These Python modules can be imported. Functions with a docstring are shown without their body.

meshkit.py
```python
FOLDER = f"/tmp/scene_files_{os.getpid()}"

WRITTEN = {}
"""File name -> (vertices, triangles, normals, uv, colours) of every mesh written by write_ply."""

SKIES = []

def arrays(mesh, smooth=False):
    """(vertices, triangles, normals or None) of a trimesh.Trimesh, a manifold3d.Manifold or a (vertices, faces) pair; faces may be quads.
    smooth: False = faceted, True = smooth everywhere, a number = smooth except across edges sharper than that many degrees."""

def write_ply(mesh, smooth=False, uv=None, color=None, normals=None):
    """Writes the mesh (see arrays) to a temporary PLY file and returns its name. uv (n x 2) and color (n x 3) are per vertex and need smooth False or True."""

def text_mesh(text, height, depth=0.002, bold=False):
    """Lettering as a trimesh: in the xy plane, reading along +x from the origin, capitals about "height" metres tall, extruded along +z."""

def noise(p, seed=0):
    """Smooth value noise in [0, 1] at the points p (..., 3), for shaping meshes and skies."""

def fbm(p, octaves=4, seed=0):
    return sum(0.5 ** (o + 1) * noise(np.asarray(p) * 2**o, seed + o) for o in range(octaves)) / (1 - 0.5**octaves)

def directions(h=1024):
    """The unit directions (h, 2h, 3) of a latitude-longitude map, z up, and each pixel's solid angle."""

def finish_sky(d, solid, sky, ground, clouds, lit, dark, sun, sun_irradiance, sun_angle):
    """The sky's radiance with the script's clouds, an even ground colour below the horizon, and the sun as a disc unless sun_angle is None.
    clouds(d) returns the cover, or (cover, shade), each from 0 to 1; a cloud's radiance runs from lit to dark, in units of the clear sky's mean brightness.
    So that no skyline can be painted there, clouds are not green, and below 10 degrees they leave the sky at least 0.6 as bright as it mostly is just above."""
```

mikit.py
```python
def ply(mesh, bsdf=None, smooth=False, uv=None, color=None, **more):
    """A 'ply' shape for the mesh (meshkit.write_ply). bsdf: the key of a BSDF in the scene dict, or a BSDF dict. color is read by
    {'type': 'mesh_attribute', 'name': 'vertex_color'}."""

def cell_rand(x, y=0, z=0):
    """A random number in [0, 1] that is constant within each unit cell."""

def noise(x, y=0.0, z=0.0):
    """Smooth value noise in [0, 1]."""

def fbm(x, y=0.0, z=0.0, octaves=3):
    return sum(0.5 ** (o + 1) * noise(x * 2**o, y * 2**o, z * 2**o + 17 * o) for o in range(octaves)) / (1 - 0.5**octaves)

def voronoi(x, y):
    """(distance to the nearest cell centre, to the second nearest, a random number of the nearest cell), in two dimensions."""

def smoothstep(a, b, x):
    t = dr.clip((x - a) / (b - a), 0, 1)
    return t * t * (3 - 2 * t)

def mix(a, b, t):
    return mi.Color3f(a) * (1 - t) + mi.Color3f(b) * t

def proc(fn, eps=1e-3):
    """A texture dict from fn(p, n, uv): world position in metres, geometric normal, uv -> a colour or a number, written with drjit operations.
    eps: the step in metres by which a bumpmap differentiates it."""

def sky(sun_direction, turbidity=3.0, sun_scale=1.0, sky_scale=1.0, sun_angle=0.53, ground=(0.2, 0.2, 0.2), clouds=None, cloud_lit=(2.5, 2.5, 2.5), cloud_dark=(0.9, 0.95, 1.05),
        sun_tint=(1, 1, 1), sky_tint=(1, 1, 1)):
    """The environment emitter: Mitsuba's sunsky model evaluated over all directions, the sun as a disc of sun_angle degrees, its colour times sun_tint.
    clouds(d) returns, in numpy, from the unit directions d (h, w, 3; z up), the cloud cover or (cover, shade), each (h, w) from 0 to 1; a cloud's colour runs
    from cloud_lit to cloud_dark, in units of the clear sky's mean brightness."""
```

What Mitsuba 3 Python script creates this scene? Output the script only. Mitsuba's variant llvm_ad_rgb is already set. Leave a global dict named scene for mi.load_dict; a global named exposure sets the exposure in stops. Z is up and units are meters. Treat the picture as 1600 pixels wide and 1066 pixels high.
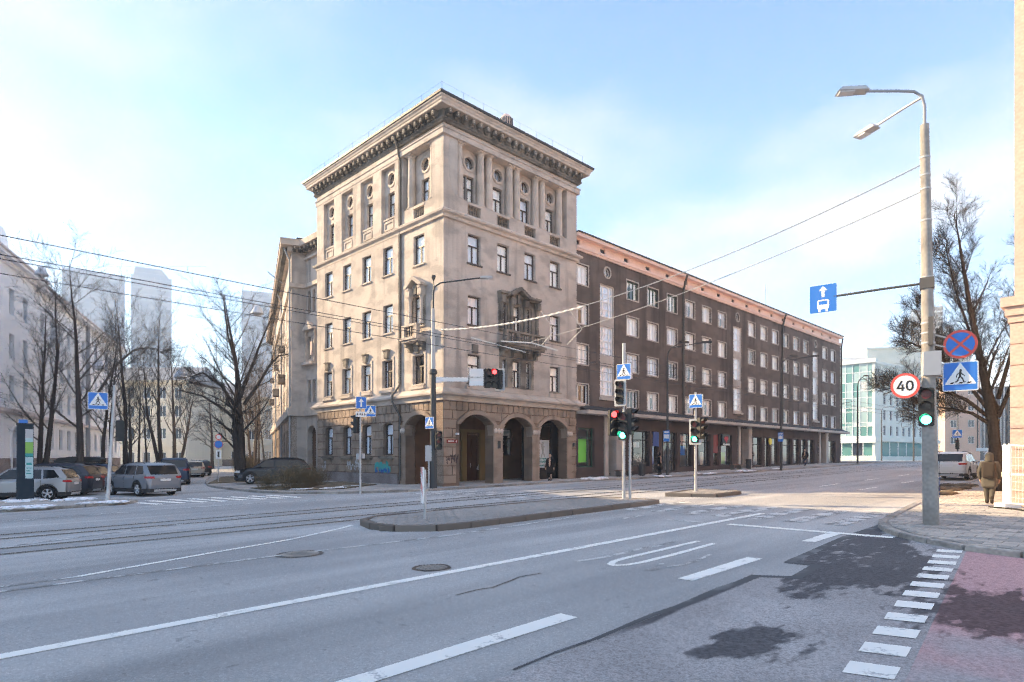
import math, random
import numpy as np, trimesh, mitsuba as mi, drjit as dr, mikit, meshkit, manifold3d as m3
from shapely.geometry import Polygon, LineString, Point, MultiPolygon, box as sbox
from shapely.ops import unary_union
from shapely import affinity
from mikit import noise, fbm, voronoi, cell_rand, smoothstep, mix

# ---------------------------------------------------------------- camera, sky, exposure
scene, labels = {'type': 'scene'}, {}
T4 = mi.ScalarTransform4f
FOC, HOR, YAW, EYE, SLOPE = 975.0, 715.0, math.radians(45.45), 2.1, 0.016
scene['camera'] = {'type': 'perspective', 'fov': math.degrees(2 * math.atan(800 / FOC)), 'fov_axis': 'x', 'near_clip': 0.1, 'far_clip': 6000.0,
                   'principal_point_offset_y': (533 - HOR) / 1066.0,
                   'to_world': T4().look_at(origin=[0, 0, EYE], target=[math.cos(YAW), math.sin(YAW), EYE], up=[0, 0, 1])}
SUN_EL, SUN_H = 22.3, np.array([-0.45, 0.89])
SUN_H = SUN_H / np.linalg.norm(SUN_H)
SUN = [*(SUN_H * math.cos(math.radians(SUN_EL))), math.sin(math.radians(SUN_EL))]
def clouds(d):
    e = np.clip(d[..., 2], 0, 1)
    az = np.arctan2(d[..., 1], d[..., 0])
    q = np.stack([np.cos(az) / (e + .22), np.sin(az) / (e + .22), e * 2], -1)
    n = meshkit.fbm(q * 1.7 + 3, 5, 4)
    veil = np.exp(-e / .14) * .20 + .02
    wisp = np.clip((n - .45) / .28, 0, 1) ** 1.2 * .8
    return np.clip(veil + wisp, 0, .95), np.clip(.25 - e, 0, .25)
scene['sky'] = mikit.sky(SUN, turbidity=2.2, sun_scale=0.82, sky_scale=1.0, clouds=clouds, cloud_lit=(1.42, 1.44, 1.47), cloud_dark=(1.0, 1.04, 1.1), ground=(.25, .25, .25), sun_tint=(1, .975, .955), sky_tint=(.86, .965, 1.07))
exposure = 3.57

# ---------------------------------------------------------------- materials
def mat(k, bsdf): scene[k] = bsdf
def rgb(*c): return {'type': 'rgb', 'value': [float(x) for x in c]}
def pri(col, rough=.7, spec=.3, **kw):
    if isinstance(col, (tuple, list)): col = rgb(*col)
    b = {'type': 'principled', 'base_color': col, 'roughness': rough, 'specular': spec}
    b.update(kw)
    return {'type': 'twosided', 'bsdf': b}
def flat(k, col, rough=.7, spec=.3, **kw): mat(k, pri(col, rough, spec, **kw))
def C(*c): return mi.Color3f(*[float(x) for x in c])
def plaster(k, c1, c2, soot, streak=.5, grime=0.0, rough=.9, grain=.12):
    def fn(p, n, uv):
        h = p.x + p.y
        a = fbm(p.x * .45, p.y * .45, p.z * .45, 4)
        st = fbm(h * 2.6, p.z * .22, 3.0, 3)
        st2 = fbm(h * .8 + 9, p.z * .12, 7.0, 2)
        fine = noise(p.x * 17, p.y * 17, p.z * 17) - .5
        col = mix(c1, c2, smoothstep(.3, .7, a))
        k1 = smoothstep(.52, .82, st * .6 + st2 * .45) * streak
        col = mix(col, soot, k1)
        if grime: col = mix(col, soot, smoothstep(.45, .7, fbm(p.x * 1.1, p.y * 1.1, p.z * 1.6 + 5, 4)) * grime)
        return col * (1 + fine * grain)
    mat(k, pri(mikit.proc(fn), rough, .15))
plaster('plaster_tan', (.545, .48, .43), (.46, .41, .37), (.27, .24, .22), .9, .5)
plaster('plaster_base', (.365, .285, .23), (.295, .23, .185), (.15, .12, .10), .65, .5)
plaster('stone_trim', (.58, .50, .44), (.49, .43, .375), (.24, .21, .185), .55, .3)
plaster('stone_sooty', (.20, .18, .16), (.30, .265, .225), (.055, .05, .048), .6, .75)
plaster('stone_black', (.13, .125, .12), (.21, .20, .185), (.035, .034, .035), .5, .6)
plaster('plaster_joint', (.23, .17, .13), (.19, .14, .11), (.10, .08, .065), .5, .5)
plaster('shop_plaster', (.095, .073, .073), (.075, .06, .06), (.045, .04, .04), .4, .3)
plaster('loggia_wall', (.15, .092, .058), (.12, .075, .05), (.07, .045, .03), .4, .4)
plaster('brown_plaster', (.150, .125, .116), (.112, .094, .088), (.058, .051, .051), .9, .4)
plaster('pink_plaster', (.80, .60, .51), (.76, .57, .49), (.5, .33, .27), .2)
plaster('concrete', (.50, .46, .42), (.42, .39, .36), (.24, .22, .21), .5, .3)
plaster('white_plaster', (.88, .90, .93), (.84, .87, .91), (.62, .67, .74), .3)
plaster('cream_plaster', (.74, .68, .56), (.70, .65, .55), (.58, .52, .43), .3)
plaster('peach_plaster', (.63, .46, .375), (.59, .43, .355), (.52, .37, .29), .25, grain=.25)
plaster('pale_render', (.60, .67, .66), (.54, .62, .61), (.44, .50, .49), .3)
plaster('plinth_stone', (.30, .26, .25), (.22, .19, .19), (.12, .105, .10), .3, .5, grain=.4)
plaster('kerb_a', (.34, .32, .30), (.27, .255, .24), (.13, .115, .10), .3, .5, grain=.5)
plaster('kerb_b', (.42, .39, .35), (.33, .30, .27), (.16, .14, .12), .3, .5, grain=.5)
plaster('paver_a', (.30, .285, .27), (.25, .24, .23), (.19, .18, .17), .2, .3, grain=.4)
plaster('paver_b', (.42, .385, .35), (.35, .325, .30), (.22, .20, .18), .2, .3, grain=.4)
plaster('pole_concrete', (.40, .385, .36), (.31, .295, .275), (.15, .135, .125), .8, .35, grain=.3)
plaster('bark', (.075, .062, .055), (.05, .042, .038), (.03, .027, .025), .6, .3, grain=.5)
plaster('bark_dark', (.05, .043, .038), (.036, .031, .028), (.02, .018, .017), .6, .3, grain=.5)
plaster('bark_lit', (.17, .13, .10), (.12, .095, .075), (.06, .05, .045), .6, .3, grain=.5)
def soil_fn(p, n, uv):
    a = fbm(p.x * 3, p.y * 3, 0, 4)
    return mix((.09, .075, .06), (.16, .13, .09), smoothstep(.35, .65, a))
mat('soil', pri(mikit.proc(soil_fn), .95, .1))
def road_fn(p, n, uv):
    a = fbm(p.x * .22, p.y * .22, 0, 4)
    lane = fbm(p.x * .12, p.y * 1.3, 4.0, 3)
    g = cell_rand(dr.floor(p.x * 95), dr.floor(p.y * 95))
    g2 = noise(p.x * 42, p.y * 42, 2.0)
    col = mix((.275, .274, .275), (.378, .376, .372), smoothstep(.3, .7, a * .4 + lane * .6))
    track = smoothstep(.35, .75, noise(p.x * .05, p.y * .9 + 3, 6.)) * .10
    spot = smoothstep(.93, .95, noise(p.x * 7.1, p.y * 9.3, 8.)) * .3
    col = mix(col, (.07, .07, .075), spot) * (1 - track)
    speck = smoothstep(.93, .97, cell_rand(dr.floor(p.x * 70), dr.floor(p.y * 70), 3)) * .30
    return col * (.80 + .20 * g2 + .20 * g + speck)
mat('asphalt', pri(mikit.proc(road_fn), .88, .25))
def wet(p):
    w = (noise(p.x * .9, p.y * 2.6, 3.) - .5) * 1.8 + (fbm(p.x * 2.4, p.y * 7, 1., 4) - .5) * 3.0
    def blob(cx, cy, rx, ry): return 1 - dr.sqrt(dr.square((p.x - cx) / rx) + dr.square((p.y - cy) / ry))
    m = dr.maximum(blob(11.6, 3.35, 2.5, 1.05), blob(14.4, 4.05, 2.6, .7))
    m = dr.maximum(m, blob(10.0, 1.3, 1.5, .85))
    m = dr.maximum(m, blob(6.55, 2.95, .75, .42))
    m = dr.maximum(m, blob(17.2, 4.72, 1.8, .25))
    return smoothstep(-.12, .30, m + w * .42 + (noise(p.x * 9, p.y * 14, 2.) - .5) * .22)
def seam(p):
    yb = 4.30 + (p.x - 6.4) * .055 + (noise(p.x * 2.3, 0.) - .5) * .10
    return (1 - smoothstep(.05, .13, dr.abs(p.y - yb))) * (1 - smoothstep(9.7, 10.2, p.x)) * smoothstep(5.2, 6.6, p.x)
def road2_fn(p, n, uv):
    a = fbm(p.x * .6, p.y * .6, 0, 4)
    g = cell_rand(dr.floor(p.x * 62), dr.floor(p.y * 62))
    g2 = noise(p.x * 30, p.y * 30, 2.0)
    col = mix((.285, .27, .27), (.36, .345, .345), smoothstep(.3, .7, a)) * (.72 + .3 * g2 + .42 * (g - .25))
    return mix(col, C(.045, .045, .052) * (.7 + .7 * g2), dr.maximum(wet(p), seam(p)) * .86)
mat('asphalt_seam', pri(mikit.proc(lambda p, n, uv: mix((.085, .087, .092), (.17, .17, .172), smoothstep(.5, .8, fbm(p.x * 2.2, p.y * 2.2, 4., 4)))), .8, .3))
mat('asphalt_coarse', pri(mikit.proc(road2_fn), .85, .3))
def red_fn(p, n, uv):
    a = fbm(p.x * .55, p.y * .55, 2., 4)
    g = cell_rand(dr.floor(p.x * 62), dr.floor(p.y * 62))
    g2 = noise(p.x * 30, p.y * 30, 2.0)
    col = mix((.42, .26, .265), (.33, .30, .305), smoothstep(.50, .72, a - (p.y - .9) * .12 - smoothstep(10.0, 13.0, p.x) * .2)) * (.72 + .3 * g2 + .28 * g)
    return mix(col, C(.062, .043, .047) * (.7 + .7 * g2), wet(p) * .9)
mat('asphalt_red', pri(mikit.proc(red_fn), .85, .3))
def paint_fn(p, n, uv):
    w = fbm(p.x * 5, p.y * 5, 0., 4) + .35 * (noise(p.x * 46, p.y * 46) - .5)
    return mix((.78, .77, .73), (.45, .45, .44), smoothstep(.62, .85, w))
mat('road_paint', pri(mikit.proc(paint_fn), .75, .25))
def worn_fn(p, n, uv):
    w = fbm(p.x * 3, p.y * 4, 0., 4) + .3 * (noise(p.x * 46, p.y * 46) - .5)
    return mix((.52, .52, .51), (.22, .22, .22), smoothstep(.42, .62, w))
mat('worn_paint', pri(mikit.proc(worn_fn), .8, .2))
def pavement_fn(p, n, uv):
    a = fbm(p.x * .7, p.y * .7, 0, 4)
    g = noise(p.x * 25, p.y * 25)
    return mix((.25, .24, .235), (.34, .32, .30), smoothstep(.3, .7, a)) * (.85 + .3 * g)
mat('pavement_mat', pri(mikit.proc(pavement_fn), .9, .2))
def far_ground_fn(p, n, uv):
    return mix((.2, .2, .2), (.28, .27, .25), fbm(p.x * .02, p.y * .02, 0, 3))
def galv_fn(p, n, uv):
    a = fbm(p.x * 9, p.y * 9, p.z * 2.2, 4)
    return mix((.40, .41, .42), (.56, .56, .56), smoothstep(.3, .7, a))
mat('galvanised', pri(mikit.proc(galv_fn), .45, .5, metallic=.35))
def snow_fn(p, n, uv):
    return mix((.80, .82, .86), (.42, .40, .38), smoothstep(.45, .68, fbm(p.x * 6, p.y * 6, p.z * 6, 3)))
mat('snow', pri(mikit.proc(snow_fn), .8, .2))
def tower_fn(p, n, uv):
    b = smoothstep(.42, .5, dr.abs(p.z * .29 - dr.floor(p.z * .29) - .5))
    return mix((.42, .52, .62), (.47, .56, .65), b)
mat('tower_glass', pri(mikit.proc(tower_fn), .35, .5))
for k, c, r, s in [('window_brown', (.060, .052, .052), .5, .4), ('window_white', (.78, .78, .77), .45, .4), ('window_green', (.03, .075, .06), .4, .4), ('room_dark', (.05, .05, .055), .9, .1), ('room_mid', (.22, .22, .22), .9, .1),
                   ('curtain', (.86, .87, .86), .9, .1), ('curtain_blue', (.70, .76, .85), .9, .1), ('roof_black', (.035, .037, .042), .55, .4), ('roof_grey', (.33, .34, .36), .6, .4), ('roof_pink', (.62, .57, .57), .6, .3), ('rail_steel', (.055, .052, .05), .45, .5),
                   ('iron', (.10, .095, .09), .6, .4), ('pole_dark', (.045, .05, .055), .5, .4), ('sign_blue', (.035, .19, .62), .4, .4), ('sign_white', (.82, .83, .83), .4, .4), ('sign_red', (.72, .10, .08), .4, .4), ('sign_black', (.02, .02, .02), .5, .4),
                   ('sign_back', (.45, .46, .47), .5, .4), ('sign_yellow', (.75, .62, .06), .5, .4), ('plaque_red', (.20, .03, .025), .5, .4), ('housing', (.022, .023, .024), .5, .4), ('lens_red_off', (.16, .012, .012), .2, .5), ('lens_dark', (.03, .012, .008), .2, .5), ('lens_green_off', (.012, .03, .02), .2, .5),
                   ('door_wood', (.045, .02, .012), .6, .3), ('ochre', (.19, .135, .06), .8, .2), ('tyre', (.018, .018, .019), .8, .2), ('rim', (.52, .53, .55), .35, .5), ('cladding', (.035, .036, .038), .65, .3), ('tail_red', (.42, .02, .025), .25, .5), ('plate', (.75, .75, .74), .5, .4),
                   ('car_glass', (.012, .015, .019), .06, .6), ('lamp_clear', (.62, .64, .66), .15, .6), ('poster_green', (.20, .72, .09), .6, .3), ('poster_white', (.74, .80, .84), .6, .3), ('poster_teal', (.05, .30, .30), .6, .3), ('cabinet_dark', (.009, .022, .036), .5, .25), ('screen_green', (.25, .48, .10), .5, .3), ('screen_pale', (.42, .58, .60), .5, .3),
                   ('wire', (.06, .06, .066), .6, .3), ('wire_pale', (.62, .60, .57), .6, .3), ('wire_grey', (.32, .34, .37), .6, .3), ('lamp_cap', (.62, .66, .72), .5, .4), ('coat_grey', (.10, .092, .078), .9, .1), ('coat_black', (.015, .015, .018), .9, .1), ('pack_brown', (.055, .043, .034), .8, .2), ('skin', (.52, .34, .26), .6, .3), ('boots', (.05, .038, .03), .7, .2), ('jeans', (.05, .07, .12), .9, .1),
                   ('glass_frame', (.56, .63, .67), .5, .4), ('teal_panel', (.04, .30, .30), .3, .5), ('graffiti_teal', (.07, .34, .33), .7, .2), ('graffiti_dark', (.06, .045, .05), .7, .2), ('graffiti_white', (.50, .52, .55), .7, .2), ('graffiti_blue', (.04, .12, .36), .7, .2), ('barrier_white', (.80, .80, .79), .5, .3), ('orange_tag', (.8, .2, .1), .6, .3), ('faded_red', (.62, .30, .29), .6, .3), ('tower_band', (.48, .57, .66), .5, .4), ('kerb_dark', (.15, .13, .115), .85, .2), ('kerb_dark_b', (.19, .165, .145), .85, .2), ('dull_pane', (.055, .065, .08), .35, .25),
                   ('twig_dry', (.15, .12, .075), .9, .1), ('rubber', (.03, .03, .03), .8, .2), ('bench_wood', (.22, .12, .09), .7, .2), ('shop_dark', (.028, .028, .032), .5, .4), ('shop_blue', (.06, .10, .30), .6, .3), ('shop_red', (.40, .02, .03), .5, .3), ('manhole', (.27, .25, .225), .7, .4)]:
    flat(k, c, r, s)
def paint(k, c, metal=.5): mat(k, pri(c, .38, .5, metallic=metal, clearcoat=.8, clearcoat_gloss=.9))
paint('paint_silver', (.37, .37, .375), .45); paint('paint_steel', (.24, .265, .30), .45); paint('paint_dark', (.035, .038, .055), .2); paint('paint_black', (.014, .015, .018), .1); paint('paint_white', (.68, .67, .64), .1); paint('paint_navy', (.02, .04, .09), .2); paint('paint_maroon', (.09, .03, .035), .2); paint('paint_beige', (.5, .45, .38), .3)
mat('pane_glass', {'type': 'thindielectric'})
mat('tower_pane', pri((.10, .26, .27), .08, .8))
mat('curtain_wall_pane', pri((.30, .44, .48), .07, .9))
mat('curtain_wall_pane_b', pri((.20, .36, .39), .07, .9))
mat('dark_pane', pri((.03, .045, .075), .08, .8))

# ---------------------------------------------------------------- helpers
rng = np.random.default_rng(11)
def G(x): return SLOPE * np.clip(x, -40, 95)
class Fr:
    """A frame standing in the world: local (s, d, z) -> o + s*u + d*n + z."""
    def __init__(f, o, u, n, z=0.0): f.o, f.u, f.n, f.z = np.array(o, float)[:2], np.array(u, float), np.array(n, float), z; f.flip = (f.u[0] * f.n[1] - f.u[1] * f.n[0]) < 0
    def w(f, V):
        V = np.asarray(V, float)
        xy = f.o + V[:, :1] * f.u + V[:, 1:2] * f.n
        return np.column_stack([xy, V[:, 2] + f.z])
def turned(x, y, az, z=None):
    """A frame at ground point x, y: s along azimuth az (degrees), d to its left."""
    a = math.radians(az)
    return Fr((x, y), (math.cos(a), math.sin(a)), (-math.sin(a), math.cos(a)), G(x) if z is None else z)
def facing(x, y, az, z=0.0):
    """A frame whose d axis points along azimuth az and whose s axis runs to the right as one looks at it."""
    a = math.radians(az)
    return Fr((x, y), (-math.sin(a), math.cos(a)), (math.cos(a), math.sin(a)), z)
BOXF = np.array([[0, 2, 1], [0, 3, 2], [4, 5, 6], [4, 6, 7], [0, 1, 5], [0, 5, 4], [1, 2, 6], [1, 6, 5], [2, 3, 7], [2, 7, 6], [3, 0, 4], [3, 4, 7]])
def polys(g): return [q for q in getattr(g, 'geoms', [g]) if q.geom_type == 'Polygon' and q.area > 1e-6]
class MB:
    def __init__(s, fr=None): s.V, s.F, s.n, s.fr = [], [], 0, fr
    def add(s, V, F, raw=False):
        V, F = np.asarray(V, float), np.asarray(F, int)
        if s.fr is not None and not raw:
            V = s.fr.w(V)
            if s.fr.flip: F = F[:, ::-1]
        s.V.append(V); s.F.append(F + s.n); s.n += len(V)
        return s
    def box(s, x0, x1, y0, y1, z0, z1):
        return s.add([[x0, y0, z0], [x1, y0, z0], [x1, y1, z0], [x0, y1, z0], [x0, y0, z1], [x1, y0, z1], [x1, y1, z1], [x0, y1, z1]], BOXF)
    def prism(s, poly, d0, d1):
        """A polygon in (s, z) extruded along d."""
        for q in polys(poly):
            m = trimesh.creation.extrude_polygon(q, d1 - d0, engine='earcut')
            v = m.vertices
            s.add(np.column_stack([v[:, 0], d0 + v[:, 2], v[:, 1]]), m.faces[:, ::-1])
        return s
    def slab(s, poly, z0, z1):
        """A polygon in (s, d) extruded upwards."""
        for q in polys(poly):
            m = trimesh.creation.extrude_polygon(q, z1 - z0, engine='earcut')
            s.add(m.vertices + [0, 0, z0], m.faces)
        return s
    def tubes(s, P, R, n=6, cap=True):
        """P (N, K, 3) centre lines with radii R (N, K)."""
        P, R = np.asarray(P, float), np.asarray(R, float)
        N, K = R.shape
        t = np.gradient(P, axis=1) if K > 2 else np.repeat(P[:, 1:] - P[:, :1], 2, 1)
        t /= np.linalg.norm(t, axis=2, keepdims=True) + 1e-12
        up = np.where(np.abs(t[:, :1, 2:3]) > .9, [1., 0, 0], [0, 0, 1.])
        a = np.cross(t, np.broadcast_to(up, t.shape)); a /= np.linalg.norm(a, axis=2, keepdims=True) + 1e-12
        b = np.cross(t, a)
        th = np.arange(n) * 2 * np.pi / n
        ring = P[:, :, None] + R[:, :, None, None] * (np.cos(th)[:, None] * a[:, :, None] + np.sin(th)[:, None] * b[:, :, None])
        idx = np.arange(N * K * n).reshape(N, K, n)
        A, B = idx[:, :-1], idx[:, 1:]
        A2, B2 = np.roll(A, -1, 2), np.roll(B, -1, 2)
        F = np.concatenate([np.stack([A, A2, B], -1).reshape(-1, 3), np.stack([A2, B2, B], -1).reshape(-1, 3)])
        if cap:
            for e, o in ((0, 1), (K - 1, 0)):
                f = [[0, j + 1, j] if o else [0, j, j + 1] for j in range(1, n - 1)]
                F = np.concatenate([F, idx[:, e][:, np.array(f)].reshape(-1, 3)])
        return s.add(ring.reshape(-1, 3), F[:, ::-1])
    def tube(s, pts, r, n=8, cap=True):
        pts = np.asarray(pts, float)
        return s.tubes(pts[None], np.broadcast_to(np.asarray(r, float), (len(pts),))[None], n, cap)
    def lathe(s, prof, c=(0, 0, 0), n=16, axis=2):
        pr = np.asarray(prof, float); K = len(pr); th = np.arange(n) * 2 * np.pi / n
        V = np.stack([pr[:, :1] * np.cos(th), pr[:, :1] * np.sin(th), np.repeat(pr[:, 1:], n, 1)], -1)
        if axis == 1: V = V[..., [0, 2, 1]] * [1, 1, -1]
        idx = np.arange(K * n).reshape(K, n); A, B = idx[:-1], idx[1:]; A2, B2 = np.roll(A, -1, 1), np.roll(B, -1, 1)
        F = np.concatenate([np.stack([A, A2, B], -1).reshape(-1, 3), np.stack([A2, B2, B], -1).reshape(-1, 3)])
        return s.add(V.reshape(-1, 3) + np.asarray(c, float), F)
    def mani(s, m):
        me = m.to_mesh()
        return s.add(me.vert_properties[:, :3], me.tri_verts)
    def loop(s, x0, x1, y0, y1, prof, closed=False):
        """Mouldings round a rectangle: prof = [(overhang, z), ...] from bottom to top."""
        rings = [np.array([[x0 - o, y0 - o, z], [x1 + o, y0 - o, z], [x1 + o, y1 + o, z], [x0 - o, y1 + o, z]]) for o, z in prof]
        V = np.concatenate(rings); F = []
        for k in range(len(prof) - 1):
            for j in range(4):
                a, b, c, d = k * 4 + j, k * 4 + (j + 1) % 4, k * 4 + 4 + (j + 1) % 4, k * 4 + 4 + j
                F += [[a, b, c], [a, c, d]]
        e = len(V) - 4
        F += [[e, e + 1, e + 2], [e, e + 2, e + 3], [0, 2, 1], [0, 3, 2]]
        return s.add(V, F)
    def mesh(s): return np.concatenate(s.V), np.concatenate(s.F)
USED = set()
def numbered(k):
    if k not in USED: USED.add(k); return k
    i = 1
    while f'{k}_{i:03d}' in USED: i += 1
    USED.add(f'{k}_{i:03d}')
    return f'{k}_{i:03d}'
def tag(k, label=None, cat=None, group=None, kind=None):
    d = {}
    if label: d['label'] = label
    if cat: d['category'] = cat
    if group: d['group'] = group
    if kind: d['kind'] = kind
    labels[k] = d
    return k
def thing(name, label, cat, group=None): return tag(numbered(name), label, cat, group)
def setting(name, label=None): return tag(numbered(name), label, None, None, 'structure')
def put(name, mb, material, parent=None, smooth=False, key=None, label=None, kind=None, **more):
    k = key or numbered(f'{parent}__{name}' if parent else name)
    if mb.n == 0: return k
    scene[k] = mikit.ply(mb.mesh(), material, smooth=smooth, **more)
    if label or kind: tag(k, label, kind=kind)
    return k
def ground_poly(poly, dz, step=None):
    mb = MB()
    for q in polys(poly):
        v, f = trimesh.creation.triangulate_polygon(q, engine='earcut')
        mb.add(np.column_stack([v, dz + G(v[:, 0])]), f)
    return mb
def draped_slab(poly, z0, z1):
    mb = MB().slab(poly, z0, z1)
    mb.V = [np.column_stack([v[:, :2], v[:, 2] + G(v[:, 0])]) for v in mb.V]
    return mb
def strip(pts, w): return LineString(pts).buffer(w / 2, cap_style=2, join_style=1)

# ---------------------------------------------------------------- buildings
CURT = ['curtain', 'curtain', 'curtain_blue', 'curtain']
def window(parent, fr, s0, s1, z0, z1, d=-.2, style='T', frame='window_brown', arch=0.0, sill=None, sill_mat='stone_trim', name='window', bar=.07, cover=None, curtain=None, surround=None, pane='pane_glass'):
    """One window: frame, a pane per light, the curtain or blind behind it, and a sill."""
    k = numbered(f'{parent}__{name}')
    def shape(a, b, c, e): 
        q = sbox(a, c, b, e)
        if arch: q = unary_union([sbox(a, c, b, e - arch), affinity.translate(affinity.scale(Point(0, 0).buffer(1, 10), (b - a) / 2, arch, origin=(0, 0)), (a + b) / 2, e - arch)])
        return q
    outer = shape(s0, s1, z0, z1)
    w, h = s1 - s0, z1 - z0
    inner = outer.buffer(-bar, join_style=2)
    if style == 'T': zt = z0 + h * .63; bars = [sbox(s0, zt - bar / 2, s1, zt + bar / 2), sbox((s0 + s1) / 2 - bar / 2, z0, (s0 + s1) / 2 + bar / 2, zt)]
    elif style == '3': bars = [sbox(s0 + w * q - bar / 2, z0, s0 + w * q + bar / 2, z1) for q in (.36, .68)]
    elif style == '2': bars = [sbox((s0 + s1) / 2 - bar / 2, z0, (s0 + s1) / 2 + bar / 2, z1)]
    elif style == 'stair': bars = [sbox(s0 + w * q - bar / 2, z0, s0 + w * q + bar / 2, z1) for q in (.27, .73)] + [sbox(s0, z0 + h * q - bar * .6, s1, z0 + h * q + bar * .6) for q in (.5,)] + [sbox(s0, z0 + h * q - bar * .25, s1, z0 + h * q + bar * .25) for q in (.25, .75)]
    elif style == 'shop': bars = [sbox(s0, z0 + h * .74 - bar / 2, s1, z0 + h * .74 + bar / 2)] + [sbox(s0 + w * q - bar / 2, z0, s0 + w * q + bar / 2, z1) for q in ((.72,) if w < 2.2 else (.2, .76))]
    elif style == 'cross': bars = [sbox(s0, z0 + h * .66 - bar / 2, s1, z0 + h * .66 + bar / 2), sbox((s0 + s1) / 2 - bar / 2, z0, (s0 + s1) / 2 + bar / 2, z1)]
    else: bars = []
    lights = inner.difference(unary_union(bars)) if bars else inner
    put('', MB(fr).prism(outer.difference(lights), d - .07, d), frame, key=k)
    for q in sorted(polys(lights), key=lambda q: q.area): put('pane', pane_sheet(fr, q, d - .04), pane, k)
    r = rng.random() if cover is None else cover
    c = curtain or CURT[rng.integers(4)]
    mb = MB(fr)
    if r > .55: wavy(mb, s0 + .02, s1 - .02, z0 + .02, z1 - .02, d - .09)
    elif r > .12:
        e = .12 + .3 * rng.random()
        wavy(mb, s0 + .02, s0 + w * e, z0 + .02, z1 - .02, d - .09); wavy(mb, s1 - w * e, s1 - .02, z0 + .02, z1 - .02, d - .09)
        if r > .3: wavy(mb, s0 + .02, s1 - .02, z0 + h * (.55 + .25 * rng.random()), z1 - .02, d - .075)
    if mb.n: put('curtain', mb, c, k)
    if sill: put('sill', MB(fr).box(s0 - .08, s1 + .08, d + .01, sill, z0 - .09, z0 - .002), sill_mat, k)
    if surround:
        sw, sd, sm = surround
        put('surround', MB(fr).prism(outer.buffer(sw, join_style=2).difference(outer.buffer(.002, join_style=2)), d - .05, sd), sm, k)
    return k
def pane_sheet(fr, q, d):
    v, f = trimesh.creation.triangulate_polygon(q, engine='earcut')
    return MB(fr).add(np.column_stack([v[:, 0], np.full(len(v), d), v[:, 1]]), f)
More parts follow.
